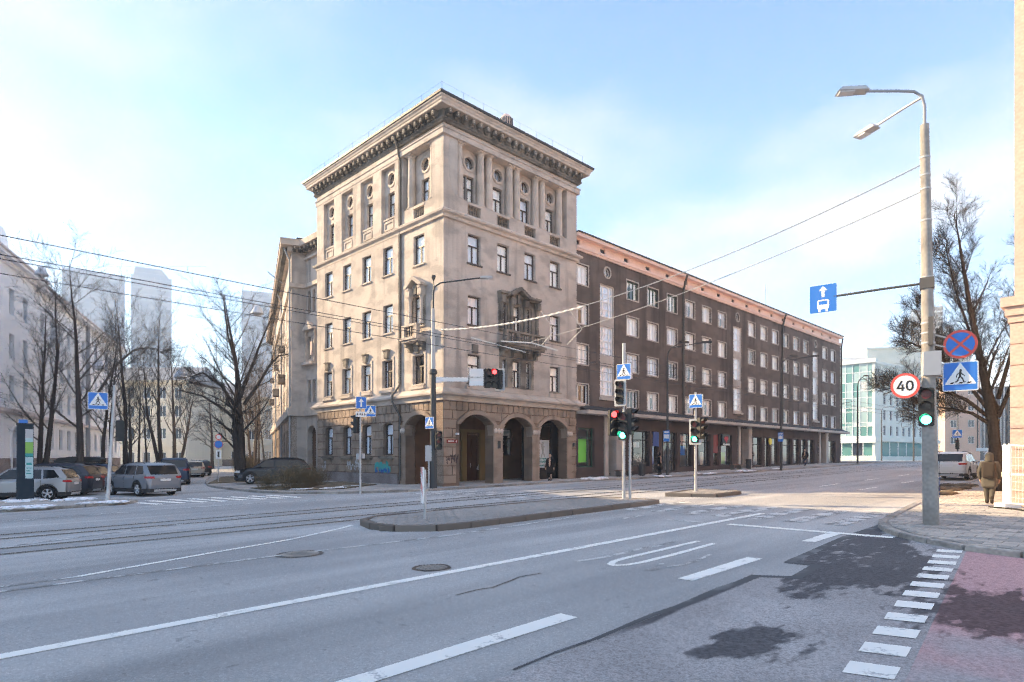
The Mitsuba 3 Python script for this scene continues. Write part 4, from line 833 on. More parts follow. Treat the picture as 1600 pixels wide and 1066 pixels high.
# ---------------------------------------------------------------- poles, signs, signals, wires
def zoff(x, y): return G(x) + .12
def capsule(a, b, w): return LineString([a, b]).buffer(w / 2)
WALKER = unary_union([Point(.02, .86).buffer(.075), capsule((.0, .74), (-.02, .46), .13), capsule((-.02, .46), (-.2, .1), .085), capsule((-.2, .1), (-.29, .08), .06), capsule((0, .46), (.13, .28), .085), capsule((.13, .28), (.2, .05), .075), capsule((.2, .05), (.28, .07), .06), capsule((-.02, .72), (-.2, .56), .06), capsule((-.2, .56), (-.22, .42), .05), capsule((.03, .7), (.16, .55), .06), capsule((.16, .55), (.24, .47), .05)])
def rrect(w, h, r): return sbox(-w / 2 + r, -h / 2 + r, w / 2 - r, h / 2 - r).buffer(r, 6)
def moved(p, x=0, z=0, k=1.0): return affinity.translate(affinity.scale(p, k, k, origin=(0, 0)), x, z)
def plate(key, fr, z, shape, cols):
    """A sign plate standing off its frame: grey back, then thin coloured layers [(polygon, material, name)]."""
    put('', MB(fr).prism(moved(shape, 0, z), 0, .02), 'sign_back', key=key)
    for i, (p, m, n) in enumerate(cols): put(n, MB(fr).prism(moved(p, 0, z), .02 + .004 * i, .024 + .004 * i), m, key)
    return key
def crossing_sign(lab, x, y, z, az, s=.7, group='blue pedestrian crossing signs', detail=True, flip=False, box=0):
    k = thing('crossing_sign', lab, 'road sign', group)
    fr = facing(x, y, az)
    w = affinity.scale(WALKER, -1 if flip else 1, 1, origin=(0, 0))
    tri = Polygon([(-.42 * s, -.26 * s), (.42 * s, -.26 * s), (0, .44 * s)]).buffer(.012)
    c = [(rrect(s, s, .05 * s), 'sign_white', 'border'), (rrect(s * .94, s * .94, .04 * s), 'sign_blue', 'field'), (tri, 'sign_white', 'triangle'), (moved(w, 0, -.23 * s, .5 * s), 'sign_black', 'walker'),
         (unary_union([Polygon([(a * s, -.25 * s), (a * s + .1 * s, -.25 * s), (a * s + .14 * s, -.2 * s), (a * s + .05 * s, -.2 * s)]) for a in (-.3, -.06, .17)]), 'sign_black', 'stripes')]
    plate(k, fr, z, rrect(s, s, .05 * s), c)
    if box: put('back_box', MB(fr).box(-s * .48, s * .48, -box, -.002, z - s * .46, z + s * .46), 'sign_back', k)
    return k
def pole(lab, x, y, h, r0, r1, m='galvanised', group=None, lean=(0, 0), base=None, cat='pole', name='pole', z=None):
    k = thing(name, lab, cat, group)
    z0 = zoff(x, y) if z is None else z
    n = 6
    put('post', MB().tube([(x + lean[0] * t, y + lean[1] * t, z0 - .1 + (h + .1) * t) for t in np.linspace(0, 1, n)], np.linspace(r0, r1, n), 14), m, k, smooth=50)
    if base: put('base', MB().lathe([(base, -.05), (base, .05), (r0 * 1.2, .07), (r0 * 1.1, .32), (r0, .34)], (x, y, z0), 14), m, k, smooth=40)
    return k
GLOW = {'red': (3.2, .10, .10), 'green': (.25, 5.2, 2.6)}
def signal(lab, x, y, z, az, lit=None, s=.3, colours=('red', 'amber', 'green'), group='traffic light heads', back=None, extra=None):
    """A signal head: housing, and for each aspect a lens under its visor."""
    k = thing('traffic_light', lab, 'traffic light', group)
    fr = facing(x, y, az); n = len(colours); H = n * s
    put('housing', MB(fr).prism(moved(rrect(s * 1.05, H, .05), 0, z), -.18, 0), 'housing', k)
    if back: put('backing_board', MB(fr).prism(moved(rrect(s * 1.7, H + s * .5, .05), 0, z), -.06, -.03), back, k)
    for i, c in enumerate(colours):
        zc = z + H / 2 - s * (i + .5); r = s * .36
        on = lit == c
        lens = MB(fr).lathe([(0, -.035), (r * .6, -.028), (r, -.005), (r, .0), (0, .0)], (0, .0, zc), 16, axis=1)
        lk = numbered(f'{k}__lens')
        if on:
            scene[lk] = mikit.ply(MB(fr).add(*disc(r, zc, .012)).mesh(), 'sign_black', emitter={'type': 'area', 'radiance': rgb(*[q * .30 for q in GLOW[c]])})
            labels[lk] = {'label': f'lit {c} lens'}
        else: put('', lens, {'red': 'lens_red_off', 'amber': 'lens_dark', 'green': 'lens_green_off'}[c], key=lk, smooth=True)
        a = np.linspace(-.25, np.pi + .25, 15); R = s * .43
        inn = np.array([[R * math.cos(t), 0, zc + R * math.sin(t)] for t in a]); out = inn + [0, s * .75, 0]
        out[:, 1] *= np.clip(.45 + .55 * np.sin(a), .25, 1)
        F = [[j, j + 1, 15 + j + 1] for j in range(14)] + [[j, 15 + j + 1, 15 + j] for j in range(14)]
        put('visor', MB(fr).add(np.concatenate([inn, out]), F), 'housing', k)
    return k
def disc(r, z, d, n=18):
    a = np.arange(n) * 2 * np.pi / n
    V = np.concatenate([[[0, d, z]], np.column_stack([r * np.cos(a), np.full(n, d), z + r * np.sin(a)])])
    return V, [[0, 1 + (j + 1) % n, 1 + j] for j in range(n)]
def arrow(h, w): return Polygon([(-w * .17, -h / 2), (w * .17, -h / 2), (w * .17, h * .08), (w / 2, h * .08), (0, h / 2), (-w / 2, h * .08), (-w * .17, h * .08)])
def street_lamp_head(parent, fr, s, z, L=.85, tilt=.1):
    put('lamp_head', MB(fr).add([[s, -.14, z], [s + L, -.16, z + tilt], [s + L, .16, z + tilt], [s, .14, z], [s + .08, -.1, z + .12], [s + L - .1, -.12, z + .1 + tilt], [s + L - .1, .12, z + .1 + tilt], [s + .08, .1, z + .12]], BOXF), 'sign_back', parent)
    put('lamp_glass', MB(fr).box(s + L * .45, s + L * .95, -.12, .12, z + tilt * .6 - .03, z + tilt * .7), 'lamp_clear', parent)

# the big concrete pole on the right corner
RPX, RPY = 18.52, 3.79
rz = zoff(RPX, RPY)
rp = pole('thick stained concrete street lamp pole with two arms on the corner pavement', RPX, RPY, 10.1, .185, .10, 'pole_concrete', cat='lamp post', name='street_lamp', lean=(0, .14))
lean_y = lambda z: RPY + .14 * (z - .4) / 10.1
lean_r = lambda z: .185 - .085 * (z - .4) / 10.1
away = math.degrees(math.atan2(15.2 - RPY, 16.5 - RPX))
fr = turned(RPX, RPY + .14, 128, 0)
put('arm', MB(fr).tube([(0, 0, 10.35), (0, 0, 11.0), (.06, 0, 11.25), (.25, 0, 11.38), (.6, 0, 11.42), (1.4, 0, 11.48)], .035, 10), 'wire_grey', rp, smooth=60); street_lamp_head(rp, fr, 1.35, 11.46, .75, .02)
fr2 = turned(RPX, RPY + .14, 68, 0)
put('arm', MB(fr2).tube([(.03, 0, 11.25), (.5, 0, 11.22), (1.35, 0, 11.14)], .03, 8), 'galvanised', rp, smooth=60); street_lamp_head(rp, fr2, 1.3, 11.1, .62, -.03)
for z in (9.65, 9.2, 8.85, 8.05, 6.6, 5.45, 5.2, 4.95): put('band', MB().lathe([(lean_r(z) - .01, z), (lean_r(z) + .012, z + .01), (lean_r(z) + .012, z + .05), (lean_r(z) - .01, z + .06)], (RPX, lean_y(z), 0), 16), 'sign_back', rp)
put('clamp', MB(turned(RPX, lean_y(6.5), 190, 0)).box(-.155, .155, -.155, .155, 6.35, 6.62), 'iron', rp)
put('cabinet', MB(turned(RPX, RPY, 190, 0)).box(.1, .25, -.05, .05, 4.9, 5.6), 'iron', rp)
put('switch_box', MB(turned(RPX, RPY, 200, 0)).box(-.19, .19, -.19, .19, 4.15, 4.75), 'sign_back', rp)
scr = turned(RPX, RPY, 195, 0)
for i, (z, h) in enumerate(((1.1, .5), (1.6, .4), (2.1, .35))): put('graffiti', MB(scr).prism(unary_union([strip([(-.04 + .03 * j, z), (.02 + .02 * j, z + h * .5), (-.03 + .03 * j, z + h)], .012) for j in range(3)]), .178, .182), 'graffiti_dark' if i else 'graffiti_blue', rp)
put('arm', MB().tube([(RPX, RPY, 6.50), (18.25, 4.8, 6.48), (17.98, 5.9, 6.44)], .03, 8), 'iron', rp, smooth=60)
bk = thing('bus_lane_sign', 'blue square sign of a white arrow over a bus on a long arm', 'road sign')
bx, by, bz = 17.98, 6.16, 6.42
bfr = facing(bx - .03, by, 187); s = .66
bus = rrect(.30, .26, .05).union(sbox(-.12, -.2, -.06, -.1)).union(sbox(.06, -.2, .12, -.1)).difference(moved(rrect(.22, .1, .02), 0, .045))
plate(bk, bfr, bz, rrect(s * 1.0, s * 1.12, .03), [(rrect(s, s * 1.12, .03), 'sign_blue', 'field'), (unary_union([moved(arrow(.3, .22), 0, .19), moved(bus, 0, -.16)]), 'sign_white', 'symbol')])
k40 = thing('speed_limit_sign', 'round white 40 sign with red ring beside the concrete pole', 'road sign')
x4, y4 = RPX - .28, RPY + .50
plate(k40, facing(x4, y4, 190), 3.92, Point(0, 0).buffer(.32, 24), [(Point(0, 0).buffer(.32, 24), 'sign_red', 'ring'), (Point(0, 0).buffer(.258, 24), 'sign_white', 'field')])
def glyphs(text, h, bold=True):
    m = meshkit.text_mesh(text, h, .004, bold); v = np.array(m.vertices); v[:, 0] -= (v[:, 0].min() + v[:, 0].max()) / 2; v[:, 1] -= (v[:, 1].min() + v[:, 1].max()) / 2
    return v, np.array(m.faces)
v, f = glyphs('40', .24); put('digits', MB(facing(x4, y4, 190)).add(np.column_stack([v[:, 0] * .92, .03 + v[:, 2], v[:, 1] + 3.92]), f), 'sign_black', k40)
put('bracket', MB().tube([(RPX, RPY, 3.9), (x4 + .05, y4, 3.9)], .02, 6), 'galvanised', k40)
kns = thing('no_stopping_sign', 'round blue sign with a red ring and red cross above the large crossing sign', 'road sign')
x5, y5 = RPX + .15, RPY - .58
plate(kns, facing(x5, y5, 190), 4.89, Point(0, 0).buffer(.35, 24), [(Point(0, 0).buffer(.35, 24), 'sign_red', 'ring'), (Point(0, 0).buffer(.29, 24), 'sign_blue', 'field'), (unary_union([capsule((-.2, -.2), (.2, .2), .055), capsule((-.2, .2), (.2, -.2), .055)]), 'sign_red', 'cross')])
put('bracket', MB().tube([(RPX, RPY, 5.2), (x5 + .03, y5, 4.98)], .02, 6).tube([(RPX, RPY, 4.95), (x5 + .03, y5, 4.75)], .02, 6), 'galvanised', kns)
kc1 = crossing_sign('large blue crossing sign under the round no stopping sign on the concrete pole', x5, y5, 4.10, 190, .72)
put('bracket', MB().tube([(RPX, RPY, 4.5), (x5 + .03, y5, 4.3)], .02, 6).tube([(RPX, RPY, 4.15), (x5 + .03, y5, 3.95)], .02, 6), 'galvanised', kc1)
signal('traffic light showing green on the thick concrete pole at the right corner', RPX - .21, RPY + .06, 3.36, 187, 'green', .32)
# island poles
p1 = pole('slim pale pole on the traffic island carrying a crossing sign and two stacked signal clusters', 20.18, 14.28, 5.6, .055, .045, base=.14)
put('post', MB().tube([(20.33, 14.1, zoff(20, 14)), (20.33, 14.1, 4.0)], .05, 10), 'galvanised', p1)
crossing_sign('blue crossing sign above the three dark lamps of the island signal', 20.08, 14.20, 5.42, 187, .62, box=.12)
put('arm', MB().tube([(20.18, 14.28, 5.2), (20.18, 14.28, 6.55)], .07, 10), 'sign_back', p1)
signal('unlit traffic light directly below the crossing sign on the island pole', 20.0, 14.35, 4.62, 187, None, .30, back='sign_back')
signal('traffic light with green lamp at the foot of the island signal cluster', 20.02, 14.22, 3.32, 190, 'green', .36)
signal('traffic light turned aside with a red lamp on the left of the island signal cluster', 20.0, 14.62, 3.45, 240, 'red', .34)
signal('unlit traffic light turned to the right on the island signal cluster', 20.3, 13.95, 3.5, 285, None, .34)
p2 = pole('slim cream pole on the small island carrying one crossing sign and paired signals', 25.55, 14.19, 4.5, .06, .05, base=.13)
crossing_sign('blue crossing sign on the small island pole before the brown building', 25.45, 14.13, 4.62, 187, .62, box=.12)
signal('traffic light showing green under the crossing sign of the small island', 25.4, 14.15, 3.25, 187, 'green', .33, back='sign_back')
signal('dim traffic light turned to the right on the small island pole', 25.55, 13.85, 3.4, 260, None, .33)
# reflective bollard sign
kb = thing('island_marker', 'slim red and white marker post at the blunt end of the traffic island', 'marker post')
put('post', MB().tube([(10.77, 14.5, zoff(10.8, 14)), (10.77, 14.5, 1.75)], .04, 8), 'galvanised', kb)
bf = facing(10.74, 14.5, 160)
put('board', MB(bf).box(-.09, .09, .02, .07, .78, 1.82), 'sign_white', kb)
put('stripe', MB(bf).prism(Polygon([(-.085, 1.72), (.085, 1.45), (.085, 1.81), (-.085, 1.81)]), .07, .074), 'faded_red', kb); put('stripe', MB(bf).prism(Polygon([(-.085, 1.25), (.085, .95), (.085, 1.25), (-.085, 1.52)]), .07, .074), 'faded_red', kb)
# corner pole at the building
KX, KY = 20.52, 26.88
cp = pole('tall dark tapering lamp pole in front of the corner arcade with a signal bracket', KX, KY, 6.35, .21, .13, 'pole_dark', cat='lamp post', name='street_lamp')
put('post', MB().tube([(KX, KY, 6.6), (KX, KY, 10.1)], [.13, .085], 12), 'sign_back', cp, smooth=50); put('collar', MB().lathe([(.15, 6.55), (.22, 6.6), (.22, 6.75), (.13, 6.85)], (KX, KY, 0), 14), 'pole_dark', cp)
put('arm', MB(turned(KX, KY, -38, 0)).tube([(0, 0, 10.0), (0, 0, 11.0), (.1, 0, 11.3), (.4, 0, 11.5), (2.6, 0, 11.85)], .04, 8), 'pole_dark', cp, smooth=60); street_lamp_head(cp, turned(KX, KY, -38, 0), 2.5, 11.8, .7, .05)
put('arm', MB().tube([(KX, KY, 10.0), (KX + .02, KY, 11.6)], .03, 6).lathe([(.03, 11.6), (.12, 11.8), (.1, 11.9), (0, 11.92)], (KX + .02, KY, 0), 8), 'pole_dark', cp)
put('cabinet', MB(turned(KX, KY, 230, 0)).box(-.1, .2, -.42, -.08, 1.9, 2.75), 'sign_back', cp); put('conduit', MB().tube([(KX - .28, KY + .02, .5), (KX - .28, KY + .02, 1.9)], .05, 6), 'galvanised', cp)
bar = turned(KX, KY, -44.5, 0)
put('bracket_arm', MB(bar).box(.15, .45, -.09, .09, 6.12, 6.42).box(.45, 3.05, -.07, .07, 6.18, 6.40), 'barrier_white', cp)
tb = thing('route_board', 'pair of blank white boards on the pale signal bracket of the corner pole', 'board')
put('board', MB(bar).box(1.95, 2.7, -.16, -.10, 6.42, 6.85), 'barrier_white', tb); put('board', MB(bar).box(1.95, 2.7, -.16, -.10, 5.95, 6.18), 'poster_white', tb); put('strap', MB(bar).box(1.9, 1.94, -.12, .1, 5.9, 6.9).box(2.71, 2.75, -.12, .1, 5.9, 6.9), 'iron', tb)
def at_bar(s, d=0): return bar.w([[s, d, 0]])[0][:2]
q = at_bar(3.3, -.05); signal('traffic light showing red hanging at the end of the pale bracket over the pavement', *q, 6.35, 215, 'red', .34)
q = at_bar(2.95, -.1); signal('unlit traffic light beside the red one on the pale bracket', *q, 6.35, 240, None, .34)
q = at_bar(3.6, .15); signal('traffic light seen from the side at the tip of the pale bracket', *q, 6.3, 20, None, .34, back='sign_back')
crossing_sign('small blue crossing sign on the tall dark pole before the arcade', KX - .24, KY, 3.95, 190, .62)
signal('traffic light with dull red lamps low on the dark pole before the arcade', KX + .05, KY - .42, 3.0, 250, None, .33, ('red', 'red', 'green'))
# sign pole before the left facade
p3 = pole('thin grey pole with a one way arrow sign before the sunlit facade', 16.39, 27.4, 5.0, .05, .045, z=G(16.4) + .1)
ow = thing('one_way_sign', 'blue sign with a white upward arrow on the thin pole before the sunlit facade', 'road sign')
plate(ow, facing(16.39, 27.34, 262), 4.82, rrect(.56, .6, .03), [(rrect(.56, .6, .03), 'sign_white', 'border'), (rrect(.51, .55, .03), 'sign_blue', 'field'), (arrow(.42, .26), 'sign_white', 'arrow')])
sm = thing('arrow_plate', 'small white plate with dark marks under the one way arrow', 'road sign')
plate(sm, facing(16.39, 27.34, 262), 4.24, rrect(.56, .26, .02), [(rrect(.56, .26, .02), 'sign_white', 'field'), (unary_union([Polygon([(-.24, 0), (-.16, .07), (-.16, -.07)]), Polygon([(.24, 0), (.16, .07), (.16, -.07)]), sbox(-.08, -.05, -.02, .05), sbox(.02, -.05, .08, .05)]), 'sign_black', 'marks')])
crossing_sign('blue crossing sign hung right of the white arrow plate before the sunlit facade', 16.86, 27.25, 4.42, 250, .55, flip=True)
signal('traffic light turned away on the thin pole before the sunlit facade', 16.2, 27.6, 3.75, 120, None, .3)
put('sticker_box', MB(turned(16.39, 27.4, 0, 0)).box(-.16, -.06, -.12, .12, 2.0, 2.3).box(.06, .2, -.1, .1, 2.05, 2.3), 'sign_back', p3)
# left leaning pole
p4 = pole('leaning pale pole on the left pavement with a crossing sign', 6.37, 31.04, 5.0, .075, .065, z=G(6.4) + .1, lean=(.28, .02), base=.18)
crossing_sign('blue crossing sign on the leaning pole by the parked cars', 6.0, 30.9, 4.48, 262, .72, flip=True)
signal('traffic light seen from behind on the leaning pole by the parked cars', 6.85, 31.1, 3.25, 75, None, .3)
# info column
ic = thing('information_column', 'dark blue street column with a green and white printed panel on the left pavement', 'information column')
cf = facing(4.05, 34.95, 268, G(4) + .1)
put('body', MB(cf).box(-.3, .3, -.4, 0, -.1, .95).box(-.29, .29, -.38, -.01, .95, 3.38).box(-.3, .3, -.4, .01, 3.38, 3.46), 'cabinet_dark', ic)
put('crest', MB(cf).box(-.22, .08, -.3, -.05, 3.46, 3.62), 'sign_blue', ic)
for z0, z1, m in ((1.0, 1.95, 'screen_pale'), (1.97, 2.12, 'poster_teal'), (2.12, 2.62, 'screen_green'), (2.62, 2.8, 'screen_pale'), (2.8, 3.2, 'sign_back')): put('panel', MB(cf).box(-.01, .27, -.01, .012, z0, z1), m, ic)
put('lettering', MB(cf).box(.03, .2, .012, .016, 1.2, 1.24).box(.03, .18, .012, .016, 1.32, 1.36).box(.03, .21, .012, .016, 1.44, 1.48).box(.03, .22, .012, .016, 1.6, 1.7), 'poster_teal', ic)
# round blue sign on the side street
p5 = pole('thin pole with a round blue sign on the bend of the side street', 15.71, 44.76, 3.55, .035, .035, z=G(15.7) + .1)
rb = thing('round_blue_sign', 'round blue disc sign under a small pale disc on the side street bend', 'road sign')
f5 = facing(15.71, 44.7, 250)
plate(rb, f5, 3.0, Point(0, 0).buffer(.28, 20), [(Point(0, 0).buffer(.28, 20), 'sign_red', 'ring'), (Point(0, 0).buffer(.25, 20), 'sign_blue', 'field')])
put('plate', MB(f5).box(-.17, .17, 0, .02, 2.0, 2.6), 'sign_white', rb); put('mark', MB(f5).box(-.06, .06, .02, .024, 2.1, 2.5), 'sign_black', rb)
put('disc', MB(f5).prism(moved(Point(0, 0).buffer(.2, 16), 0, 3.5), 0, .02), 'sign_red', rb)
put('disc', MB(f5).prism(moved(Point(0, 0).buffer(.14, 16), 0, 3.5), .02, .024), 'sign_white', rb)
# lamp poles along the brown building
def shop_lamp(lab, x, y, az1, az2, h=9.0):
    k = pole(lab, x, y, h, .11, .06, 'pole_dark', 'slim dark lamp posts before the brown building', cat='lamp post', name='street_lamp')
    for a, L in ((az1, 2.4), (az2, 1.2)):
        f = turned(x, y, a, zoff(x, y))
        put('arm', MB(f).tube([(0, 0, h), (.1, 0, h + .5), (.3, 0, h + .75), (L, 0, h + 1.0 + .25 * (L < 2))], .035, 6), 'pole_dark', k, smooth=60)
        put('lamp_head', MB(f).box(L, L + .7, -.13, .13, h + .98 + .25 * (L < 2), h + 1.1 + .25 * (L < 2)), 'pole_dark', k)
    return k
shop_lamp('slim dark double armed lamp post nearest the tan corner building', 40.1, 24.53, -60, -20, 8.6)
shop_lamp('slim dark double armed lamp post before the middle of the brown building', 56.35, 22.9, -60, -20, 9.0)
shop_lamp('slim dark double armed lamp post beyond the far end of the brown building', 79.5, 23.5, -60, -20, 9.0)
def stop_flag(lab, x, y):
    k = thing('stop_sign_plate', lab, 'stop sign', 'small blue tram stop plates on lamp posts')
    f = facing(x - .12, y, 190, zoff(x, y))
    put('plate', MB(f).box(-.22, .22, 0, .03, 2.5, 3.3), 'sign_blue', k); put('print', MB(f).box(-.18, .18, .03, .034, 2.72, 3.02).box(-.18, .18, .03, .034, 3.14, 3.24), 'sign_white', k)
stop_flag('blue and white stop plate on the dark lamp post by the bench', 40.1, 24.53); stop_flag('blue and white stop plate on the lamp post at mid brown building', 56.35, 22.9)
# wires
def span(name, lab, a, b, sag, r=.012, m='wire', group='tram wires over the street', n=14):
    k = thing(name, lab, 'wire', group)
    t = np.linspace(0, 1, n); a, b = np.array(a, float), np.array(b, float)
    P = a + (b - a) * t[:, None]; P[:, 2] -= sag * 4 * t * (1 - t)
    put('', MB().tube(P, r, 5), m, key=k)
    return k, P
for i, (y, z0, z1) in enumerate(((17.5, 7.0, 6.75), (19.6, 7.12, 6.85), (20.15, 7.15, 6.88), (20.9, 6.95, 6.7))):
    span('tram_wire', ['uppermost tram wire crossing the left sky', 'second tram wire from the top on the left', 'third tram wire from the top on the left', 'lowest tram wire on the left'][i], (-30, y, z0 + .3), (95, y - .4, z1 + .5), .5, .0115)
cb = (KX, KY, 9.0)
k1, P1 = span('span_cable', 'grey span cable drooping from the arcade pole to the concrete pole', cb, (RPX, RPY + .12, 9.55), 1.1, .016, 'wire_grey', 'span cables hung between poles', 30)
mb = MB(); idx = range(1, 13)
seg = P1[1:15]
kg = thing('wrapped_cable', 'pale spiral wrapped sleeve sagging along the span cable before the corner building', 'cable')
fine = np.array([np.interp(np.linspace(0, 13, 120), np.arange(14), seg[:, j]) for j in range(3)]).T
put('sleeve', mb.tube(fine - [0, 0, .03], .038 + .026 * np.sin(np.arange(120) * 1.3), 6), 'wire_pale', kg, smooth=60)
k2, P2 = span('span_cable', 'lower grey span cable from the concrete pole to the tram wires', (RPX, RPY + .11, 8.87), (21.4, 20.4, 7.6), .35, .014, 'wire_grey', 'span cables hung between poles', 20)
kh = thing('wire_clamp', 'pale rods and clamp tying the drooping cable to the tram wires', 'clamp')
put('rod', MB().tube([(20.9, 22.0, 7.75), (21.5, 20.5, 7.55), (22.0, 19.3, 7.1)], .035, 6), 'wire_pale', kh)
put('rod', MB().tube([(20.3, 23.5, 8.05), (21.5, 20.9, 7.15)], .03, 6), 'wire_pale', kh)
for (a, b) in (((20.2, 18.7, 8.55), (21.3, 19.7, 7.3)), ((20.1, 17.0, 8.35), (21.6, 18.4, 7.2))): put('loop', MB().tube([a, ((a[0] + b[0]) / 2 + .35, (a[1] + b[1]) / 2 - .5, (a[2] + b[2]) / 2 - .1), b], .018, 5), 'wire_pale', kh)
# lamps hung over the side street
for i, (x, y, z, D) in enumerate(((6.57, 49.66, 14.0, 40), (12.66, 64.72, 10.22, 55), (20.02, 67.29, 10.37, 62), (20.53, 49.95, 13.89, 50))):
    k = thing('hanging_lamp', ['grey bell shaped lamp hung beside the white building roof', 'pale bell lamp among the branches above the leaning pole', 'grey bell lamp hung over the middle of the side street', 'pale bell lamp hung beside the wing cornice'][i], 'hanging lamp', 'bell lamps hung over the side street')
    s = D / 46
    put('shade', MB().lathe([(.46 * s, -.25 * s), (.45 * s, -.18 * s), (.2 * s, .28 * s), (.08 * s, .4 * s), (0, .42 * s)], (x, y, z), 14), 'lamp_cap', k, smooth=40)
    put('bowl', MB().lathe([(0, -.4 * s), (.25 * s, -.36 * s), (.4 * s, -.25 * s), (0, -.24 * s)], (x, y, z), 12), 'lamp_clear', k, smooth=40)
    put('wire', MB().tube([(x - 9, y + 3, z + 1.6), (x, y, z + .42 * s), (x + 9, y - 3, z + 1.6)], .007, 4), 'wire_grey', k)

# ---------------------------------------------------------------- trees and shrubs
def unit(v): return v / (np.linalg.norm(v, axis=-1, keepdims=True) + 1e-12)
def grow(r, p, d, L, rad, K, wob, trop, taper=.35):
    """Centre lines of N branches: starts p, directions d, lengths L, radii rad."""
    P = [p]; R = [rad]
    for k in range(K):
        d = unit(d + r.normal(0, wob, d.shape) + np.array([0, 0, 1.]) * trop)
        P.append(P[-1] + d * (L / K)[:, None]); R.append(rad * (1 - (1 - taper) * (k + 1) / K))
    return np.stack(P, 1), np.stack(R, 1)
def sprout(r, P, R, M, f0, f1, ang, ratio, rr, up=0.0):
    """M children along each branch between fractions f0 and f1."""
    N, K = R.shape; f = f0 + (f1 - f0) * (np.arange(M) + r.random((N, M))) / M
    x = f * (K - 1); i = np.minimum(x.astype(int), K - 2); t = (x - i)[..., None]; n = np.arange(N)[:, None]
    p = P[n, i] * (1 - t) + P[n, i + 1] * t; rad = R[n, i] * (1 - t[..., 0]) + R[n, i + 1] * t[..., 0]
    d = unit(P[n, i + 1] - P[n, i]); q = r.normal(size=d.shape); q = unit(q - (q * d).sum(-1, keepdims=True) * d)
    a = np.radians(ang) * (.75 + .5 * r.random((N, M)))[..., None]
    d = unit(d * np.cos(a) + q * np.sin(a) + np.array([0, 0, up]))
    L = np.linalg.norm(np.diff(P, axis=1), axis=2).sum(1)[:, None] * ratio * (1.15 - .6 * f) * (.7 + .6 * r.random((N, M)))
    return p.reshape(-1, 3), d.reshape(-1, 3), L.reshape(-1), (rad * rr * (.8 + .4 * r.random((N, M)))).reshape(-1)
def tree(lab, x, y, h, r0, seed, stems=((0, 0, 1.0),), limbs=9, bark='bark', droop=0.0, spread=52, fork=.25, twig=1.0, name='bare_tree', group='bare street trees', z=None, extra=(), lim=.36, near=False, thick=.42):
    k = thing(name, lab, 'tree', group); r = np.random.default_rng(seed); z0 = G(x) + .05 if z is None else z
    P, R = [], []
    for (ax, ay, s) in stems:
        p, rr = grow(r, np.array([[x + ax * .25, y + ay * .25, z0 - .2]]), unit(np.array([[ax * .35, ay * .35, 1.0]])), np.array([h * s]), np.array([r0 * (.75 + .25 * s)]), 12, .035, .03, .05)
        rr[:, 0] *= 1.25; P.append(p); R.append(rr)
    for pts in extra:
        e = np.array(pts, float) + [x, y, z0]; e = np.array([np.interp(np.linspace(0, len(e) - 1, 13), np.arange(len(e)), e[:, j]) for j in range(3)]).T
        P.append(e[None]); R.append((r0 * thick * np.linspace(1, .2, 13))[None])
    P, R = np.concatenate(P), np.concatenate(R)
    put('trunk', MB().tubes(P, R, 10), bark, k, smooth=True)
    crown = MB()
    p, d, L, rad = sprout(r, P, R, limbs + 4, fork, .99, spread, lim, .40, .22)
    A, B = grow(r, p, d, L, np.clip(rad, .018, .085), 8, .06, .06 - droop, .2); crown.tubes(A, B, 6)
    p, d, L, rad = sprout(r, A, B, 8, .10, .96, 42, .42, .5, .10)
    A2, B2 = grow(r, p, d, np.maximum(L, .6), np.clip(rad, .009, .035), 5, .07, .05 - droop * 1.2, .3); crown.tubes(A2, B2, 4, False)
    p, d, L, rad = sprout(r, A2, B2, int(7 * twig), .08, .95, 40, .52, .55, .10)
    A3, B3 = grow(r, p, d, np.maximum(L, .35), np.clip(rad, .0075, .014), 3, .07, .05 - droop, .6); crown.tubes(A3, B3, 3, False)
    if near:
        p, d, L, rad = sprout(r, A3, B3, 2, .15, 1.0, 36, .6, .7, .1)
        A4, B4 = grow(r, p, d, np.clip(L, .2, .7), np.full(len(L), .0065), 2, .07, .03 - droop, .8); crown.tubes(A4, B4, 3, False)
    put('crown', crown, bark, k, smooth=True)
    return k
tree('dark forked bare tree nearest the white building front', 6.75, 52.3, 14.6, .20, 1, stems=((.5, 0, 1.0), (.1, .1, .85)), limbs=10, droop=.02)
tree('dark bare tree with a long arching limb over the parked cars', 7.55, 44.6, 14.0, .23, 2, stems=((.28, 0, 1.0),), limbs=12, droop=.02, extra=(((.5, 0, 5.0), (1.2, -.1, 6.0), (2.0, -.2, 7.6), (3.0, -.4, 8.7), (4.0, -.5, 8.9), (4.8, -.6, 8.4)),))
tree('slender bare tree behind the leaning pole before the white building', 12.0, 60.8, 13.5, .18, 3, limbs=11, droop=.02)
tree('thin bare tree further along the white building front', 14.2, 68.0, 13.0, .17, 4, limbs=10)
tree('tall bare tree with a low side fork past the end of the white building', 13.6, 59.9, 15.2, .22, 5, stems=((0, 0, 1.0), (.5, -.2, .5)), limbs=9, spread=42)
tree('thin upright bare tree before the cream street end', 20.4, 84.0, 15.0, .15, 6, limbs=9, spread=40, twig=.7)
tree('small thin bare tree in the middle of the cream street end', 20.0, 79.0, 11.0, .12, 7, limbs=9, spread=40, twig=.7)
tree('tall clean bare tree left of the dark blue van', 18.1, 66.4, 15.5, .22, 8, limbs=9, spread=36, fork=.4, stems=((0, 0, 1.0), (-.45, .1, .75)))
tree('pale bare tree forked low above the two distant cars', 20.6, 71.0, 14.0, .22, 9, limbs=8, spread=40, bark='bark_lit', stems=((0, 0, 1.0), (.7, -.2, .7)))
tree('small dark bare tree in front of the grey house', 31.5, 92.0, 11.0, .25, 10, limbs=10, spread=58, droop=.05)
